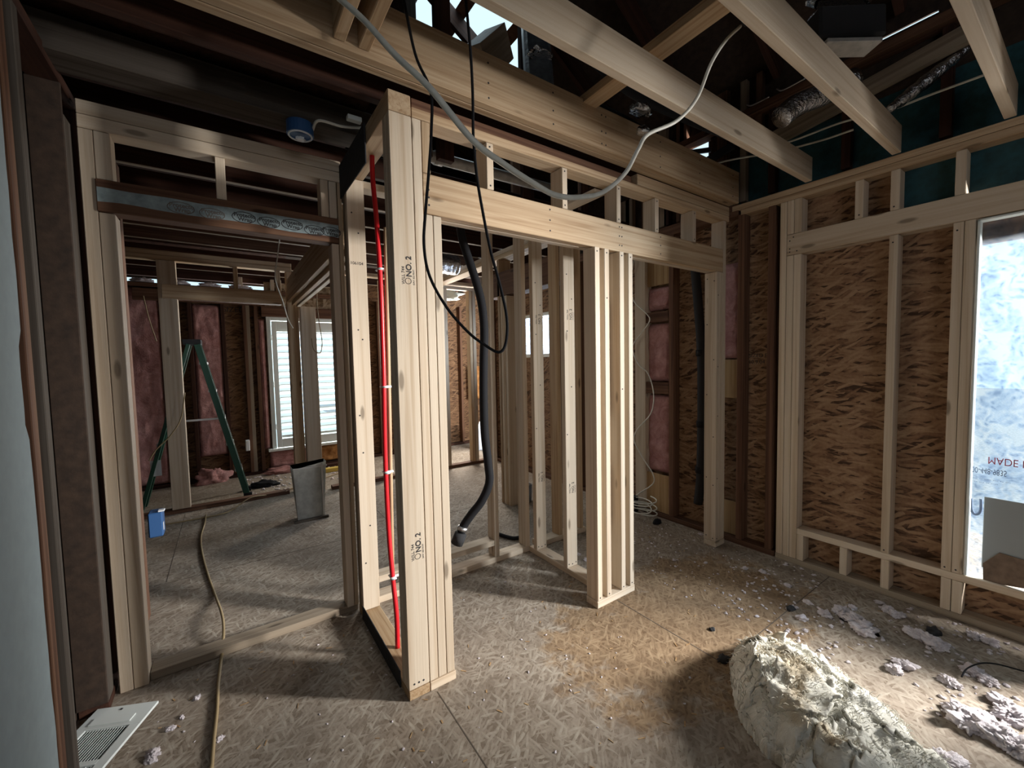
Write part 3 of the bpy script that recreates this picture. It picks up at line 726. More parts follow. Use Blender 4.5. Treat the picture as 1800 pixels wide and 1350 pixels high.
# ================================================================ CEILING
bb = root('ceiling_beam', (1.4, 1.54, 2.43), 'long doubled amber pine beam above the closet frame', 'beam')
board('beam_ply', bb, PINE2, -1.2, 2.985, 1.500, 1.537, 2.432, 2.64)
board('beam_ply', bb, PINE2, -1.2, 2.985, 1.540, 1.577, 2.432, 2.64)
nails(bb, [(x, 1.4997, z) for x in (.95, 1.3, 1.62, 1.65, 2.1, 2.5, 2.9) for z in (2.46, 2.52, 2.6)], (0,-1,0))
labs = ['pale pine ceiling joist nearest above the closet beam', 'knotty pine ceiling joist with a cable loop and hole, middle of the three long ones', 'pine ceiling joist at upper right, third back from the closet beam', 'pine ceiling joist in the top right corner of the photo']
for i, y in enumerate((1.07, .665, .275, -.12)):
    tag(board('ceiling_joist', None, PINE, -.9, 3.0, y, y+.038, 2.432, 2.572), labs[i], 'joist', 'new pine ceiling joists')
# short joist pieces crossing at upper left of the beam
b_ = root('blocking_pair', (.3, 1.45, 2.5), 'pair of short pine blocks hung on the beam at upper left', 'blocking')
board('block', b_, PINE2, .345, .383, 1.10, 1.498, 2.45, 2.60)
board('block', b_, PINE2, .425, .463, 1.10, 1.498, 2.45, 2.60)
# old joists beyond the beam
oldy = [(1.74, OLDD, 'dark red joist just behind the beam over the left doorway'), (2.06, OLDG, 'dusty grey joist carrying the round electrical box'), (2.46, OLDD, 'dark joist just beyond the left doorway frame'),
        (2.95, OLDD, 'dark joist with a pale edge, second beyond the left doorway'), (3.35, OLDD, 'dark joist third beyond the left doorway'), (3.75, OLDD, 'dark joist fourth beyond the left doorway'),
        (4.15, OLD, 'brown joist fifth beyond the left doorway'), (4.55, OLD, 'brown joist just in front of the far frames'), (5.3, OLDD, 'dark joist above the green ladder'), (5.75, OLDD, 'dark joist closest to the far wall')]
for y, m_, lab in oldy:
    dz = .12 if y > 2 else .14
    yy = y + (.1 if y == 2.06 else 0)
    o = board('ceiling_joist', None, m_, -.54 if y < 3 else -1.55, (.95 if y == 2.06 else 3.0), y, yy+.04, 2.45, 2.45+dz)
    tag(o, lab, 'joist', 'old dark ceiling joists')
    if y > 2.2: board('pale_edge', o, OLDG if y < 2.9 else PINEG, -.54 if y < 3 else -1.5, 3.0, y+.004, y+.036, 2.4478, 2.4495, 0)
# ceiling deck above the old rooms
cd = tag(rawbox('ceiling', OLDD, -1.6, .62, 1.62, 6.2, 2.60, 2.63), kind='structure')
rawbox('deck_panel', DARKSH, .62, 3.1, 3.3, 6.2, 2.60, 2.63, cd, None)

# attic: roof planks on rafters; slope rises from right eave towards the left
ex, ez, sl = 3.55, 3.02, .62
def rz(x): return ez + (ex-x)*sl
rf = tag(root('ceiling_roof_deck', (1.5, 2.5, 4.0)), kind='structure')
ang = math.atan(sl)
def plank(xc, y0, y1, mat=DARKSH, w=.2, lift=0.0):
    M = Matrix.Translation((xc, (y0+y1)/2, rz(xc)+.02+lift)) @ Matrix.Rotation(ang, 4, 'Y')
    return put('roof_plank', boxmesh('roof_plank', w, y1-y0, .02, 0), mat, rf, M)
xc = -1.5
while xc < 3.06:
    if 1.48 < xc < 2.30:
        plank(xc, -2.6, 2.70); plank(xc, 3.62, 6.25)
    elif 3.22 < xc < 3.5:
        plank(xc, -2.6, 1.93); plank(xc, 2.22, 6.25)
    else: plank(xc, -2.6, 6.25)
    xc += .168
for x_, w_ in ((1.70, .09), (2.02, .09)): plank(x_, 2.70, 3.62, OLD, w_)


for i in range(15):
    y = -2.3 + i*.6
    beam('rafter', rf, OLDD, (-1.0, y, rz(-1.0)-.07), (3.09, y, rz(3.09)-.07), .04, .13)
# gable wall at the back of the attic, vertical boards
gw = tag(rawbox('wall_attic_gable', DARKSH, -1.6, 4.6, 6.28, 6.30, 2.4, 6.2), kind='structure')
for x in (1.2, 1.6, 2.0, 2.4, 2.8, 3.2, 3.6, 4.0): board('gable_stud', gw, OLDG, x, x+.06, 6.2, 6.27, 2.65, 4.6)
rawbox('wall_attic_left', DARKSH, -1.7, -1.62, -2.6, 6.3, 2.4, 6.3)
rawbox('wall_attic_rear', DARKSH, -1.7, 3.6, -2.62, -2.55, 2.4, 6.3)
for i, (x, y) in enumerate(((2.55, 2.6), (2.95, 2.6), (1.72, 2.3), (.98, 2.05), (1.15, 2.9), (2.2, 3.1))):
    tag(board('attic_post', None, [OLD, OLDG, OLDD, OLDD, OLDG, OLD][i], x, x+.09, y, y+.04, 2.64 if y > 2.62 else 2.45, rz(x)-.15), ['brown upright post in the attic, left of the two near the right wall', 'grey upright post in the attic closest to the right wall', 'dark upright post in the attic behind the beam, mid photo', 'dark upright post at the left of the roof hole', 'thin grey upright behind the left of the roof hole', 'brown attic upright behind the dark ducts'][i], 'post')
tag(beam('attic_brace', None, PINE2, (1.539, 1.652, 2.640), (1.525, 0.771, 2.640), .09, .04), 'slanted amber board crossing above the ceiling joists', 'board')
tag(beam('attic_brace', None, PINEG, (3.000, 1.395, 2.757), (3.000, 0.369, 2.900), .04, .09), 'brown sloping board above the teal sheathing at upper right', 'board')
tag(beam('attic_brace', None, PINEG, (1.063, 1.796, 2.795), (1.311, 1.949, 3.094), .12, .16), 'stubby cut timber sticking up beside the roof hole', 'board')

AW = wood('dim_attic_board', (.34, .27, .20), (.27, .20, .145), (.17, .12, .085), .9, knots=False)
for i, (y1, y0) in enumerate(((2.608, 2.468), (2.370, 2.266), (2.200, 2.125), (2.032, 1.943), (2.002, 1.963), (1.698, 1.623), (1.531, 1.489), (1.429, 1.386))):
    board('attic_stud', wr, [AW, OLD, AW, OLD, AW, OLD, AW, OLD][i], 3.05, 3.095, y0, y1, 2.46 if i < 7 else 2.8, 3.28 if i else 2.8)
# ducts and pipes in the attic
d1 = root('dark_duct', (1.641, 2.030, 3.171), 'dark blue-grey wrapped duct standing behind the beam', 'duct')
beam('duct_body', d1, FOILD, (1.577, 1.932, 2.851), (1.702, 2.137, 3.565), .16, .13, .02)
clump('foil_tape', (1.577, 1.925, 3.116), (.07, .05, .02), FOIL, 5, d1)
tag(beam('pipe_strap', None, BLACKM, (3.000, 1.870, 2.796), (3.000, 1.547, 2.848), .03, .05), 'black strap board crossing the bright gap at the right of the beam', 'board')
tag(tube('drain_pipe', [(2.094, 2.237, 3.653), (2.322, 1.929, 3.220), (2.535, 1.642, 2.961), (2.700, 1.393, 2.770)], .045, BLACKM, seg=14), 'black pipe running diagonally behind the joists', 'pipe')
d2 = tube('flexible_duct', [(1.897, 1.835, 2.896), (1.940, 1.739, 2.812), (1.979, 1.646, 2.731), (2.071, 1.577, 2.656)], .038, BLACKM, seg=16)
tag(d2, 'short black duct with crumpled foil collars behind the beam', 'duct')
clump('foil_collar', (1.922, 1.501, 2.707), (.07, .04, .03), FOIL, 8, d2, sub=3)
clump('foil_collar', (1.848, 1.418, 2.534), (.04, .03, .03), FOIL, 12, d2, sub=3)
clump('foil_collar', (1.580, 1.808, 2.851), (.07, .03, .02), FOIL, 14, d2, sub=3)
d3 = root('air_box', (2.456, 0.778, 2.879), 'black boxy air unit capped with bright foil at the top of the photo', 'duct')
beam('box_body', d3, BLACKM, (2.286, 0.833, 2.856), (2.534, 0.662, 2.863), .12, .135, .01)
beam('box_trim', d3, PVC, (2.291, 0.799, 2.762), (2.493, 0.659, 2.762), .10, .02, .003)
clump('foil_cap', (2.406, 0.757, 2.960), (.17, .09, .045), FOIL, 21, d3)
d4 = tube('foil_duct', [(2.493, 1.040, 2.631), (2.566, 0.994, 2.699), (2.694, 0.910, 2.756), (2.822, 0.826, 2.829)], .055, FOIL, seg=18)
tag(d4, 'shiny foil duct elbow between the two long joists', 'duct')
d5 = tube('foil_sleeve', [(2.896, 0.701, 2.629), (2.956, 0.628, 2.697), (3.023, 0.538, 2.783), (3.086, 0.451, 2.865)], .04, FOIL, seg=14, flat=.75, rfun=lambda t: .6+.5*math.sin(t*3.1)+.08*math.sin(t*40))
tag(d5, 'flattened foil sleeve over the teal sheathing at upper right', 'duct')
d6 = root('white_pipe', (1.475, 2.414, 2.640), 'white pipe seen between the short studs above the closet header', 'pipe')
tube('pipe_body', [(.75, 2.2, 2.52), (2.0, 2.2, 2.535)], .032, PVC, d6, smooth=False, seg=16)
tube('pipe_coupling', [(1.02, 2.2, 2.523), (1.07, 2.2, 2.524)], .038, PVC, d6, smooth=False, seg=16)
tag(tube('foil_duct', [(1.75, 4.0, 2.40), (2.0, 4.0, 2.40), (2.08, 4.0, 2.40)], .10, FOIL, seg=18, rfun=lambda t: 1+.06*math.sin(t*60)), 'dull foil duct between joists of the middle room', 'duct')
tag(clump('foam_patch', (2.55, 5.5, 2.28), (.3, .12, .14), plain('pale_foam', (.62, .68, .64), .9), 41), 'pale greenish foam patch above the far narrow doorway', 'insulation')
ob = root('octagon_box', (0.328, 2.119, 2.450), 'round blue electrical box on the dusty grey joist at upper left', 'electrical box')
c0 = Vector((0.324, 2.090, 2.430))
bm = bmesh.new(); bmesh.ops.create_cone(bm, cap_ends=True, segments=24, radius1=.055, radius2=.055, depth=.05)
put('box_body', bm_done(bm, 'box_body'), BLUE, ob, Matrix.Translation(c0+Vector((0,0,-.01))))
tube('box_rim', [c0+Vector((.047*math.cos(a), .047*math.sin(a), -.037)) for a in [k*math.pi/10 for k in range(21)]], .004, WHITEB, ob, seg=6, n=1)
clump('wire_bundle', c0+Vector((0,0,-.055)), (.02, .015, .01), WHITEB, 7, ob, sub=3)
tag(tube('electrical_cable', [c0+Vector((.05, 0, -.0)), (0.384, 1.990, 2.430), (0.480, 2.001, 2.440), (0.558, 1.967, 2.440)], .006, WIREW), 'white cable leaving the round blue box', 'cable')
board('metal_plate', ob, WHITEP, c0.x+.16, c0.x+.22, 1.90, 1.93, 2.43, 2.45)

# ================================================================ CABLES AND PIPES
rp = root('red_pipe', (.595, 1.9, .035), 'red plastic water pipe standing in the stud wall behind the corner post', 'pipe')
tube('pipe', [(0.600, 1.954, 2.368), (0.600, 1.964, 2.234), (0.600, 1.930, 2.019), (0.600, 1.907, 1.732), (0.600, 1.913, 1.342), (0.600, 1.936, 0.939), (0.600, 1.927, 0.584), (0.600, 1.894, 0.370), (0.600, 1.857, 0.200), (0.600, 1.858, 0.039)], .011, RED, rp, seg=14)
for p in ((0.600, 1.915, 1.801), (0.600, 1.914, 1.263), (0.600, 1.929, 0.858), (0.600, 1.895, 0.364)):
    p = Vector(p); tube('pipe_clip', [p+Vector((0, -.026, 0)), p+Vector((0, .026, 0))], .013, WHITEB, rp, smooth=False, seg=10, flat=.35)
    board('clip_bracket', rp, WHITEB, p.x-.004, p.x+.035, p.y-.004, p.y+.004, p.z-.006, p.z+.006)
tube('copper_line', [(0.630, 1.897, 1.989), (0.630, 1.939, 1.207), (0.630, 1.985, 0.356)], .010, PINE2, rp, seg=8)

tag(tube('hanging_cable', [(0.206, 0.880, 2.089), (0.240, 0.802, 2.002), (0.270, 0.726, 1.906), (0.307, 0.671, 1.835), (0.372, 0.645, 1.757), (0.438, 0.647, 1.733), (0.500, 0.651, 1.718), (0.580, 0.669, 1.714), (0.669, 0.694, 1.735), (0.787, 0.726, 1.782), (0.917, 0.764, 1.874), (1.016, 0.800, 1.977), (1.103, 0.830, 2.058), (1.233, 0.818, 2.132), (1.338, 0.814, 2.235), (1.422, 0.814, 2.376), (1.497, 0.805, 2.476), (1.565, 0.787, 2.543)], .0056, WIREW, seg=12, rfun=lambda t: 1.0), 'thick off-white cable drooping across the ceiling in front of the beam', 'cable')
tag(tube('cable_loop', [Vector((1.461, 0.722, 2.496)) + Vector((.028*math.cos(a), 0, .034*math.sin(a))) for a in [k*math.pi/8 for k in range(17)]], .004, BLACKR, seg=8, n=3), 'small black wire ring stuck to the knotty ceiling joist', 'wire')
tag(tube('black_cable', [(0.535, 1.355, 2.574), (0.559, 1.325, 2.378), (0.594, 1.292, 2.257), (0.590, 1.287, 2.127), (0.577, 1.287, 1.997), (0.562, 1.289, 1.867), (0.552, 1.288, 1.756), (0.562, 1.274, 1.654), (0.603, 1.239, 1.550), (0.656, 1.197, 1.469), (0.699, 1.164, 1.425), (0.736, 1.137, 1.400), (0.756, 1.125, 1.429), (0.763, 1.126, 1.509), (0.751, 1.141, 1.612), (0.730, 1.164, 1.733), (0.715, 1.183, 1.863), (0.705, 1.197, 1.975), (0.702, 1.208, 2.105), (0.707, 1.214, 2.245), (0.708, 1.223, 2.384), (0.703, 1.238, 2.561)], .0048, BLACKR, seg=10), 'thin black cable hanging in a long loop in front of the corner post', 'cable')
bh = tube('black_hose', [(1.110, 2.085, 2.144), (1.120, 2.071, 2.039), (1.159, 2.033, 1.864), (1.187, 2.002, 1.705), (1.193, 1.988, 1.547), (1.181, 1.983, 1.357), (1.172, 1.977, 1.167), (1.168, 1.967, 0.977), (1.175, 1.950, 0.803), (1.175, 1.943, 0.699), (1.136, 1.963, 0.598), (1.083, 1.995, 0.520), (1.040, 2.019, 0.449), (1.027, 2.025, 0.395)], .0235, BLACKR, seg=16)
tag(bh, 'thick black insulated hose hanging inside the closet opening', 'hose')
tube('hose_end', [(1.022, 2.006, 0.426), (1.001, 2.017, 0.370)], .034, BLACKM, bh, smooth=False, seg=12)
tube('tie_band', [(1.039, 2.009, 0.459), (1.033, 2.012, 0.440)], .029, ALU, bh, smooth=False, seg=14)
tag(tube('black_hose', [(1.682, 2.781, 0.015), (1.705, 2.667, 0.015), (1.758, 2.549, 0.015), (1.859, 2.561, 0.020), (1.987, 2.702, 0.050)], .014, BLACKR, seg=10), 'black tube curling on the floor behind the closet studs', 'hose')
vp = tube('vent_pipe', [(3.050, 1.870, 2.107), (3.050, 1.815, 1.493), (3.050, 1.804, 1.049), (3.050, 1.811, 0.462), (3.050, 1.833, 0.203)], .034, BLACKM, seg=16)
tag(vp, 'black wrapped pipe against the wall left of the closet right jamb', 'pipe')
for p in ((3.050, 1.815, 1.427), (3.050, 1.808, 0.870), (3.050, 1.816, 0.506)):
    p = Vector(p); tube('wrap_band', [p, p-Vector((0,0,.05))], .037, BLACKR, vp, smooth=False, seg=14)
tag(tube('electrical_cable', [(2.990, 2.375, 2.359), (2.990, 2.419, 2.173), (2.990, 2.458, 2.030), (2.990, 2.403, 1.872), (2.990, 2.283, 1.760), (2.990, 2.242, 1.693), (2.990, 2.325, 1.593), (2.990, 2.424, 1.473), (2.990, 2.362, 1.321), (2.990, 2.267, 1.247), (2.990, 2.215, 1.126), (2.990, 2.204, 1.004), (2.990, 2.245, 0.878), (2.990, 2.378, 0.738), (2.990, 2.410, 0.630), (2.990, 2.318, 0.492), (2.990, 2.217, 0.376), (2.990, 2.212, 0.287), (2.990, 2.349, 0.172), (2.990, 2.432, 0.099)], .0048, WIREW, seg=8), 'white cable zigzagging down beside the pink insulation in the closet', 'cable')
cc = []
c0 = Vector((2.894, 2.257, 0.020))
for i in range(150):
    a = i*.21; r = .085+.02*math.sin(i*.31); cc.append(c0 + Vector((r*math.cos(a), r*1.3*math.sin(a), .008 + .0009*i + .01*math.sin(i*.13))))
tag(tube('cable_coil', cc, .0052, WIREW, seg=6, n=1, smooth=False), 'coil of white cable on the floor at the back of the closet', 'cable')
tag(clump('black_plug', (2.881, 2.093, 0.000), (.045, .025, .03), BLACKR, 3, sub=3, amp=.15), 'black plug lying beside the white cable coil', 'plug')
tag(board('black_box', None, BLACKR, 2.93, 2.98, 2.36, 2.42, .0, .14), 'small black box standing behind the white cable coil', 'box')
# floor extension cord
tag(tube('extension_cord', [(-0.106, 1.689, 0.008), (-0.102, 1.822, 0.008), (-0.095, 1.970, 0.008), (-0.092, 2.148, 0.008), (-0.081, 2.352, 0.010), (-0.073, 2.485, 0.046), (-0.081, 2.665, 0.046), (-0.119, 3.007, 0.010), (-0.160, 3.315, 0.008), (-0.205, 3.718, 0.008), (-0.230, 4.105, 0.008), (-0.217, 4.462, 0.008), (-0.216, 4.709, 0.010)], .0065, WIREY, seg=10), 'dull yellow extension cord snaking across the floor at left', 'cord')
tag(tube('floor_wire', [(-0.587, 4.663, 0.010), (-0.345, 4.636, 0.010), (-0.052, 4.672, 0.010), (0.139, 4.847, 0.060), (0.347, 4.997, 0.020), (0.708, 5.219, 0.010), (1.140, 5.496, 0.010)], .006, WIREY, seg=8), 'thin tan wire trailing along the far frame bottom plate', 'wire')
tag(tube('hanging_wire', [(0.385, 3.600, 2.350), (0.363, 3.600, 2.199), (0.340, 3.600, 2.027), (0.382, 3.600, 1.860), (0.410, 3.600, 1.732), (0.442, 3.600, 1.659)], .004, WIREW, seg=8), 'thin tan wire dangling beside the far post', 'wire')
tag(tube('hanging_wire', [(0.728, 4.000, 2.183), (0.692, 4.000, 1.981), (0.697, 4.000, 1.782), (0.717, 4.000, 1.582), (0.698, 4.000, 1.480), (0.648, 4.000, 1.506), (0.634, 4.000, 1.606)], .004, WIREY, seg=8), 'looped tan wire hanging in front of the shutters', 'wire')
tag(tube('hanging_wire', [(-0.546, 4.700, 1.991), (-0.520, 4.700, 1.799), (-0.481, 4.700, 1.605)], .004, WIREY, seg=8), 'thin brown wire hanging over the far left pink batt', 'wire')
tag(tube('hanging_wire', [(-0.321, 4.850, 1.144), (-0.361, 4.850, 0.910), (-0.442, 4.850, 0.761), (-0.547, 4.850, 0.645), (-0.603, 4.850, 0.550)], .005, WIREY, seg=8), 'yellow wire sagging across the pale stud by the ladder', 'wire')
for i, pp in enumerate(([(2.970, 1.328, 2.720), (2.970, 1.148, 2.702), (2.970, 0.918, 2.696), (2.970, 0.719, 2.661), (2.970, 0.546, 2.659), (2.970, 0.368, 2.654)],
                        [(2.970, 1.738, 2.771), (2.970, 1.531, 2.737), (2.970, 1.276, 2.677), (2.970, 1.027, 2.640), (2.970, 0.864, 2.631)])):
    tag(tube('attic_wire', pp, .006, WIREW, seg=8), ['white wire stretched over the teal sheathing', 'white wire sagging below the other over the right wall'][i], 'wire')
for i, pp in enumerate(([(2.970, 1.447, 3.060), (2.970, 1.413, 3.040), (2.970, 1.308, 3.040)], [(2.970, 1.265, 3.067), (2.970, 1.225, 3.039), (2.970, 1.107, 3.042)])):
    tag(tube('bent_nail_rod', pp, .005, ALU, seg=6), ['thin bright rod in the attic dark, lower left one', 'thin bright rod in the attic dark, upper right one'][i], 'rod')

# ================================================================ OBJECTS
# step ladder
ld = root('step_ladder', (-.1, 5.25, 0), 'green fibreglass step ladder standing open in the far left room', 'ladder')
A = Vector((-.255, 5.20, 1.62)); 
topc = board('ladder_top', ld, BLACKM, -.335, -.19, 5.13, 5.42, 1.60, 1.65)
for yy in (5.13, 5.40):
    beam('rail', ld, GREENL, (-.22, yy, 1.60), (.125, yy-.02, 0.012), .055, .03)
    beam('rear_rail', ld, GREENL, (-.29, yy, 1.60), (-.72, yy, .012), .03, .09)
    board('rail_foot', ld, BLACKR, .09, .165, yy-.045, yy+.01, 0, .05)
for k_ in range(5):
    z = .28 + k_*.28; x = -.22 + (1.60-z)/1.60*.345
    board('tread', ld, ALU, x-.04, x+.03, 5.14, 5.40, z, z+.025)
board('rear_brace', ld, ALU, -.58, -.55, 5.14, 5.41, .62, .65)
board('spreader', ld, ALU, -.42, -.06, 5.137, 5.142, .84, .86)
board('warning_label', ld, WHITEB, -.63, -.55, 5.114, 5.1152, .35, .50)
# sheet metal boot
tb = root('sheet_metal_box', (.57, 4.0, 0), 'shiny galvanised sheet metal duct boot on the floor of the left room', 'duct')
bm = bmesh.new()
x0, x1, y0, y1, h = .435, .70, 3.99, 4.15, .50
v = lambda *p: bm.verts.new(p)
bt = [v(x0+.02, y0, .02), v(x1-.03, y0-.0, .02), v(x1-.02, y1, .02), v(x0+.03, y1, .02)]
tp_ = [v(x0, y0-.01, h-.03), v(x1, y0-.01, h+.01), v(x1+.01, y1, h), v(x0-.005, y1, h-.02)]
for i in range(4): bm.faces.new((bt[i], bt[(i+1)%4], tp_[(i+1)%4], tp_[i]))
r_ = bmesh.ops.solidify(bm, geom=bm.faces[:], thickness=.003)
put('box_body', bm_done(bm, 'box_body'), GALV, tb)
board('bottom_flange', tb, OLDG, x0-.01, x1, y0-.03, y0-.002, 0, .02, .001)
board('seam', tb, ALU, x1-.045, x1-.03, y0-.018, y0-.008, .03, h, .001)
board('top_lip', tb, ALU, x0-.005, x1+.005, y0-.016, y0-.010, h-.035, h-.02, .001)
# electrical boxes
eb = root('outlet_box', (-0.400, 3.128, 0.483), 'blue plastic outlet box nailed to the dark stud in the left room', 'electrical box')
c0 = Vector((-0.400, 3.128, 0.483))
board('box_body', eb, BLUE, c0.x-.005, c0.x+.06, c0.y-.065, c0.y+.03, c0.z-.075, c0.z+.065, .006)
board('box_label', eb, WHITEB, c0.x+.0601, c0.x+.0612, c0.y-.05, c0.y-.025, c0.z-.045, c0.z+.0)
board('nail_tab', eb, WHITEB, c0.x+.04, c0.x+.07, c0.y-.06, c0.y-.02, c0.z+.066, c0.z+.074)
ob2 = board('outlet_box', None, WHITEB, .155, .20, 6.02, 6.1, .33, .46, .006); tag(ob2, 'small white outlet box low on the far wall beside the shuttered window', 'electrical box')
bag = clump('power_tool', (.30, 5.45, 0), (.14, .06, .05), BLACKR, 17, sub=4, amp=.35); tag(bag, 'black corded power tool on the floor beside the ladder foot', 'tool')
tag(board('yellow_lumber', None, YEL, .85, 1.45, 5.62, 5.70, 0, .05), 'yellow plank on the floor under the shuttered window', 'plank')
tag(board('dark_plank', None, OLDD, .8, 1.4, 5.9, 5.99, 0, .04), 'dark plank on the floor behind the yellow plank', 'plank')
tag(clump('plastic_bag', (3.220, 5.558, 0.000), (.09, .06, .3), plain('white_bag', (.6, .66, .75), .5), 15, sub=4, amp=.2), 'pale plastic sack on the far floor behind the hose', 'bag')
bk = root('grey_bucket', (2.374, 3.203, 0.000), 'grey bucket with white lid behind the closet studs', 'bucket')
c0 = Vector((2.366, 3.210, 0.000))
tube('bucket_body', [c0, c0+Vector((0,0,.16))], .055, plain('bucket_grey', (.22, .25, .30), .5), bk, smooth=False, seg=24, rfun=lambda t: .85+.15*t)
clump('rag', c0+Vector((0,0,.16)), (.04, .04, .02), WHITEB, 4, bk, sub=3)
# kraft batt hanging in far mid room
tag(batt('insulation_batt', ORANGEF, None, (3.35, 6.1, .75), (.35, 0, 0), (0, 0, .55), (0, -1, 0), 20, 20, .08, 90., .05), 'tan insulation flap sagging off the far wall through the narrow doorway', 'insulation')

# floor register
vr = root('floor_register', (-.38, 2.0, 0), 'white metal floor register lying at the lower left corner', 'vent')
c = Vector((-.388, 1.955, .0)); 
pc = [Vector((-0.485, 2.247, 0.020)), Vector((-0.290, 2.156, 0.020)), Vector((-0.289, 1.813, 0.020))]
ux = (pc[1]-pc[0]).normalized(); uy = Vector((ux.y, -ux.x, 0)); wv = (pc[1]-pc[0]).length
Mv = Matrix(((ux.x, uy.x, 0, pc[0].x), (ux.y, uy.y, 0, pc[0].y), (0, 0, 1, 0), (0, 0, 0, 1)))
Lv = .52
def vbox(name, mat, x0, x1, y0, y1, z0, z1, b=.001): return put(name, boxmesh(name, x1-x0, y1-y0, z1-z0, b), mat, vr, Mv @ Matrix.Translation(((x0+x1)/2, (y0+y1)/2, (z0+z1)/2)))
Mv = Mv @ Matrix.Diagonal((1, 1, 1, 1))
vbox('face_plate', WHITEP, 0, wv, 0, .105, .012, .022)
vbox('face_plate', WHITEP, 0, .035, .105, Lv, .012, .022)
vbox('face_plate', WHITEP, wv-.035, wv, .105, Lv, .012, .022)
vbox('face_plate', WHITEP, .035, wv-.035, .245, .265, .012, .022)
vbox('face_plate', WHITEP, .035, wv-.035, .40, Lv, .012, .022)
vbox('damper_pan', BLACKM, .02, wv-.02, .09, Lv-.05, .001, .004)
vbox('raised_lip', WHITEP, .03, wv-.045, .055, .09, .022, .026)
n_ = 15
for i in range(n_):
    x = .042 + i*(wv-.084)/(n_-1)
    put('louver', boxmesh('louver', .0015, .138, .012, 0), WHITEP, vr, Mv @ Matrix.Translation((x, .175, .013)) @ Matrix.Rotation(math.radians(28), 4, 'Y'))
for i in range(8):
    x = .042 + i*(wv-.084)/7
    vbox('grille_bar', WHITEP, x-.001, x+.001, .267, .398, .010, .020, 0)
for i in range(4): vbox('grille_bar', WHITEP, .035, wv-.035, .285+i*.028, .287+i*.028, .010, .020, 0)
put('screw', boxmesh('screw', .008, .008, .003), INK, vr, Mv @ Matrix.Translation((wv*.45, .02, .0235)))

# ---- insulation heap at lower right
def heap():
    bm = bmesh.new(); n = 220; G = []
    poly = [(1.36, -.3), (1.40, .30), (1.44, .60), (1.52, .74), (1.66, .86), (1.86, .94), (2.02, .90), (2.07, .78), (2.02, .62), (1.94, .46), (1.86, .30), (1.80, .10), (1.78, -.3)]
    def sd(x, y):
        ins = False; best = 9; m = len(poly)
        for i in range(m):
            x1, y1 = poly[i]; x2, y2 = poly[(i+1) % m]
            if (y1 > y) != (y2 > y) and x < (x2-x1)*(y-y1)/(y2-y1)+x1: ins = not ins
            dx, dy = x2-x1, y2-y1; t = max(0, min(1, ((x-x1)*dx+(y-y1)*dy)/(dx*dx+dy*dy)))
            best = min(best, math.hypot(x-x1-t*dx, y-y1-t*dy))
        return best if ins else -best
    X0, X1, Y0_, Y1_ = 1.25, 2.25, -.3, 1.05
    o0 = Vector((1.75, .4, 0))
    for i in range(n+1):
        row = []
        for j in range(n+1):
            x = X0+(X1-X0)*i/n; y = Y0_+(Y1_-Y0_)*j/n
            d = sd(x, y) + .018*noise.fractal(Vector((x*14, y*14, 0)), .8, 2.1, 4)
            if d <= 0: row.append(None); continue
            big = noise.fractal(Vector((x*2.6+3.1, y*2.2, 1.7)), .9, 2.0, 3)
            ridge = abs(noise.noise(Vector((x*4.2+y*2.0, y*3.1, 8.0))))
            fine = noise.fractal(Vector((x*22, y*22, 2.0)), .7, 2.2, 5)
            edge = min(1, d/.09)**.45
            tall = .10 + .07*max(0, 1-((x-1.72)**2/.10+(y-.55)**2/.14))
            crease = .05*math.exp(-((x-(1.93-.25*(.75-y)))**2)/.0016)
            h = edge*(tall + .06*big + .05*ridge - crease) + edge*(.008*fine + .012*abs(noise.noise(Vector((x*26, y*26, 4)))) + .02*abs(noise.noise(Vector((x*11+y*6, y*9, 14)))))
            hgt[(round((x-1.25)*220), round((y+.3)/1.35*220))] = h
            row.append(bm.verts.new(Vector((x + .02*noise.noise(Vector((x*9, y*9, 5))), y, max(h, .004))) - o0))
        G.append(row)
    for i in range(n):
        for j in range(n):
            q = (G[i][j], G[i+1][j], G[i+1][j+1], G[i][j+1])
            if all(q): bm.faces.new(q)
    r_ = bmesh.ops.extrude_edge_only(bm, edges=[e for e in bm.edges if e.is_boundary])
    for v in [g_ for g_ in r_['geom'] if isinstance(g_, bmesh.types.BMVert)]: v.co.z = 0
    loose = [v for v in bm.verts if not v.link_faces]; bmesh.ops.delete(bm, geom=loose, context='VERTS')
    bmesh.ops.recalc_face_normals(bm, faces=bm.faces[:])
    me = bm_done(bm, 'insulation_heap', True)
    return put('insulation_heap', me, WHITEF, None, Matrix.Translation(o0))
def layer(cx, cy, R_, seed, lift):
    bm = bmesh.new(); n = 26; G = {}
    for i in range(n+1):
        for j in range(n+1):
            u, v = i/n*2-1, j/n*2-1; rho = math.hypot(u, v)
            if rho > .78 + .3*noise.noise(Vector((u*2.3+seed, v*2.3, seed))) + .10*noise.noise(Vector((u*9, v*9, seed))): continue
            x, y = cx+u*R_, cy+v*R_*.75; h = hgt.get((round((x-1.25)*220), round((y+.3)/1.35*220)))
            if h is None: continue
            G[i, j] = bm.verts.new((x, y, h + .004 + lift*rho**2*(.6+.9*noise.noise(Vector((u*1.7, v*1.7, seed+3)))) + .006*noise.noise(Vector((x*40, y*40, seed)))))
    for i in range(n):
        for j in range(n):
            q = [G.get(k) for k in ((i, j), (i+1, j), (i+1, j+1), (i, j+1))]
            if all(q): bm.faces.new(q)
    loose = [v for v in bm.verts if not v.link_faces]; bmesh.ops.delete(bm, geom=loose, context='VERTS')
    if len(bm.faces) < 60: bm.free(); return
    bmesh.ops.solidify(bm, geom=bm.faces[:], thickness=.007)
    put('torn_layer', bm_done(bm, 'torn_layer', True), WHITEF, hp)
hgt = {}
hp = heap(); tag(hp, 'large crumpled cream fibreglass insulation heap at the lower right', 'insulation')
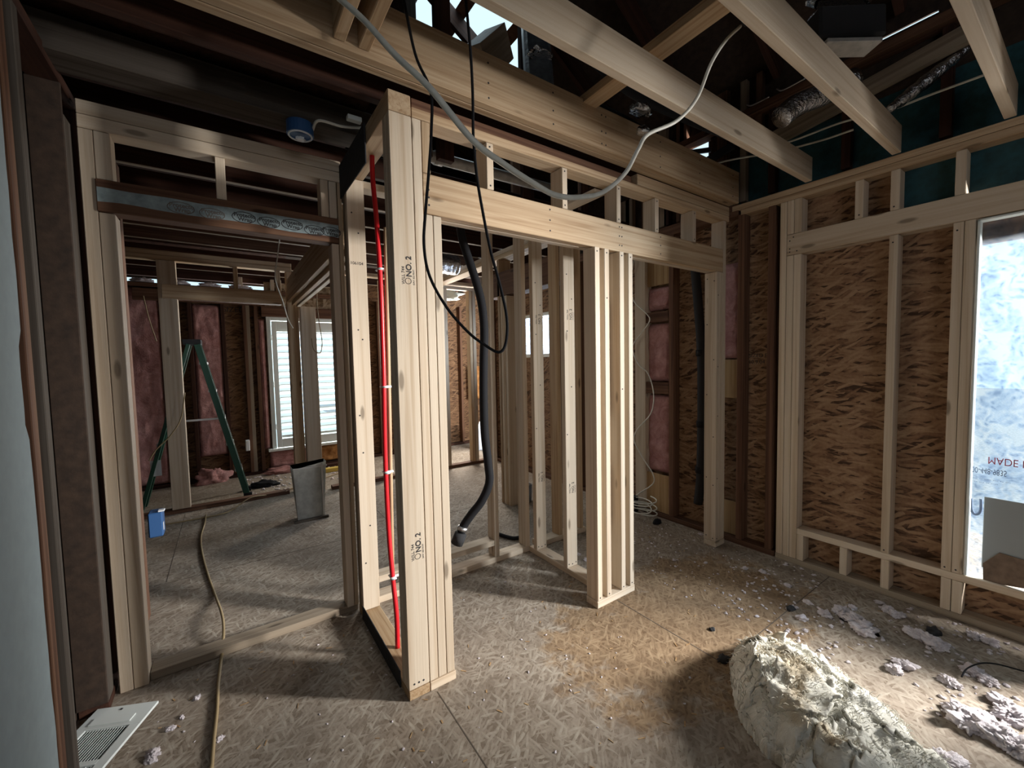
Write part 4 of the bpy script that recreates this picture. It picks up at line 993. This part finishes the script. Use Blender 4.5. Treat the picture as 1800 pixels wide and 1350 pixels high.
for i in range(34):
    layer(rnd.uniform(1.45, 2.0), rnd.uniform(.05, .9), rnd.uniform(.07, .19), i*3.7, rnd.uniform(.01, .05))
# loose fibres standing off the heap edge
fib = []
vs = [v.co + Vector((1.75, .4, 0)) for v in hp.data.vertices if v.co.z > .03]
for i in range(4500):
    p = rnd.choice(vs); x, y = p.x, p.y
    q = p + Vector((rnd.uniform(-.03, .03), rnd.uniform(-.03, .03), rnd.uniform(-.004, .02)))
    fib.append((tubemesh('f', [p, (p+q)/2+Vector((0,0,.01)), q], .0011, seg=3, n=2, rfun=lambda t: 1.3-t), Matrix()))
tag(put('loose_fibres', joinmeshes('loose_fibres', fib), WHITEF, hp), kind='stuff')

# ---- larger clumps of blown insulation on the floor, single things
big = [(1480, 1078, .045), (1500, 1092, .05), (1520, 1108, .055), (1560, 1072, .03), (1575, 1082, .03), (1610, 1118, .04), (1632, 1128, .045), (1650, 1137, .04), (1450, 1080, .03), (1410, 1088, .025),
       (1700, 1270, .06), (1725, 1285, .06), (1755, 1292, .06), (1690, 1255, .04), (1780, 1262, .05), (1765, 1240, .04), (1588, 1170, .035), (1570, 1178, .03), (1715, 1185, .035), (1738, 1200, .03),
       (1668, 1200, .03), (1740, 1130, .03), (1715, 1120, .03), (1385, 1030, .018), (1310, 1000, .018), (1340, 1005, .02), (1232, 940, .018), (1185, 985, .012), (1075, 1050, .012), (1030, 985, .02), (1018, 975, .015),
       (300, 1282, .016), (345, 1228, .014), (268, 1330, .025), (385, 1300, .014), (320, 1262, .01), (1790, 1320, .05), (1770, 1310, .045), (1660, 1340, .04), (1500, 1070, .02), (1545, 1060, .018), (1240, 990, .012), (1420, 1060, .02)]
PB = [(2.620, 0.761, -0.000), (2.585, 0.703, 0.000), (2.542, 0.646, 0.000), (2.846, 0.631, 0.000), (2.818, 0.590, 0.000), (2.684, 0.489, -0.000), (2.676, 0.444, 0.000), (2.666, 0.408, 0.000), (2.538, 0.810, 0.000), (2.400, 0.864, 0.000), (2.191, 0.255, 0.000), (2.181, 0.218, 0.000), (2.205, 0.181, 0.000), (2.227, 0.274, 0.000), (2.353, 0.161, 0.000), (2.412, 0.187, 0.000), (2.381, 0.470, 0.000), (2.311, 0.488, 0.000), (2.558, 0.279, 0.000), (2.532, 0.239, 0.000), (2.403, 0.334, 0.000), (2.891, 0.275, 0.000), (2.897, 0.321, 0.000), (2.687, 1.044, 0.000), (2.693, 1.293, 0.000), (2.741, 1.211, 0.000), (2.955, 1.752, 0.000), (2.433, 1.633, 0.000), (1.762, 1.586, -0.000), (1.960, 1.991, 0.000), (1.981, 2.079, 0.000), (-0.239, 1.985, 0.000), (-0.167, 2.109, 0.000), (-0.280, 1.880, 0.000), (-0.087, 1.822, 0.000), (-0.208, 2.024, 0.000), (2.169, 0.133, 0.000), (2.170, 0.158, 0.000), (1.912, 0.269, 0.000), (2.716, 0.740, 0.000), (2.889, 0.676, 0.000), (2.562, 1.486, 0.000), (2.583, 0.905, 0.000)]
ORD = ['second', 'third', 'fourth', 'fifth', 'sixth', 'seventh', 'eighth', 'ninth', 'tenth', 'eleventh', 'twelfth', 'thirteenth']
def wheref(px, py): return 'by the floor register' if px < 420 else 'inside the closet' if px < 1260 else 'near the bottom right corner' if py > 1220 else 'along the right wall' if px > 1540 else 'beyond the cream heap'
for i, ((px, py, s), p) in enumerate(zip(big, PB)):
    where = wheref(px, py)
    o = clump('insulation_clump', p, (s, s*.8, s*.55), BLOWN, 100+i, rot=i*1.3, sub=5 if s > .025 else 4, amp=.62, f=2.3, flat=.45, puff=True)
    grp_ = [k for k, b3 in enumerate(big) if wheref(b3[0], b3[1]) == where]
    rank = sorted(grp_, key=lambda k: big[k][0]).index(i); nth = 'leftmost' if rank == 0 else 'rightmost' if rank == len(grp_)-1 else ORD[rank-1]+' from the left'
    tag(o, ('larger' if s > .04 else 'small')+' whitish fluffy clump '+where+', '+nth+' there', 'debris', 'insulation clumps '+where)
for i, (p, s) in enumerate((((1.947, 1.092, -0.000), .012), ((2.446, 0.935, 0.000), .018), ((2.785, 0.445, 0.000), .025), ((1.786, 0.950, 0.000), .02))):
    o = clump('dark_scrap', p, (s*1.5, s, s*.6), BLACKM, 60+i, sub=3)
    tag(o, ['tiny black scrap on the amber floor right of the partition', 'small black scrap on the floor seam beyond the cream heap', 'black crumpled scrap near the right wall', 'black strip scrap at the tip of the cream heap'][i], 'debris')
tag(tube('floor_wire', [(2.470, 0.308, 0.010), (2.519, 0.299, 0.030), (2.590, 0.268, 0.040), (2.657, 0.227, 0.030), (2.713, 0.161, 0.015)], .003, BLACKR, seg=6), 'thin dark wire curling on the floor at the right edge', 'wire')
# countless crumbs and chips on the floor: one object
parts = []
protos = [clumpmesh('c', (1, .7, .5), 300+i, sub=2, amp=.9) for i in range(6)]
def crumb(x, y, s): parts.append((protos[rnd.randrange(6)], Matrix.Translation((x, y, s*.15)) @ Matrix.Rotation(rnd.uniform(0, 6.3), 4, 'Z') @ Matrix.Scale(s, 4)))
for i in range(420):
    x = rnd.uniform(2.12, 2.98); y = rnd.uniform(-.2, 1.2)
    if noise.noise(Vector((x*3, y*3, 0))) > -.12: crumb(x, y, rnd.uniform(.003, .012))
for i in range(150): crumb(rnd.uniform(2.1, 2.98), rnd.uniform(1.2, 2.2), rnd.uniform(.002, .008))
for i in range(120): crumb(rnd.uniform(-.3, 1.6), rnd.uniform(.9, 2.2), rnd.uniform(.002, .006))
for i in range(160): crumb(rnd.uniform(.1, 1.2), rnd.uniform(5.1, 6.0), rnd.uniform(.006, .02))
tag(put('floor_crumbs', joinmeshes('floor_crumbs', parts), BLOWN), 'scattered insulation crumbs all over the strandboard floor', 'debris', None, 'stuff')
parts = []
for i in range(300):
    x = rnd.uniform(-.3, 2.95); y = rnd.uniform(.6, 2.3) if i % 3 else rnd.uniform(5.1, 6)
    parts.append((boxmesh('c', rnd.uniform(.006, .03), rnd.uniform(.002, .006), .0012, 0), Matrix.Translation((x, y, .0012)) @ Matrix.Rotation(rnd.uniform(0, 3.14), 4, 'Z')))
tag(put('wood_chips', joinmeshes('wood_chips', parts), PLY), 'fine wood chips and splinters spread over the floor', 'debris', None, 'stuff')
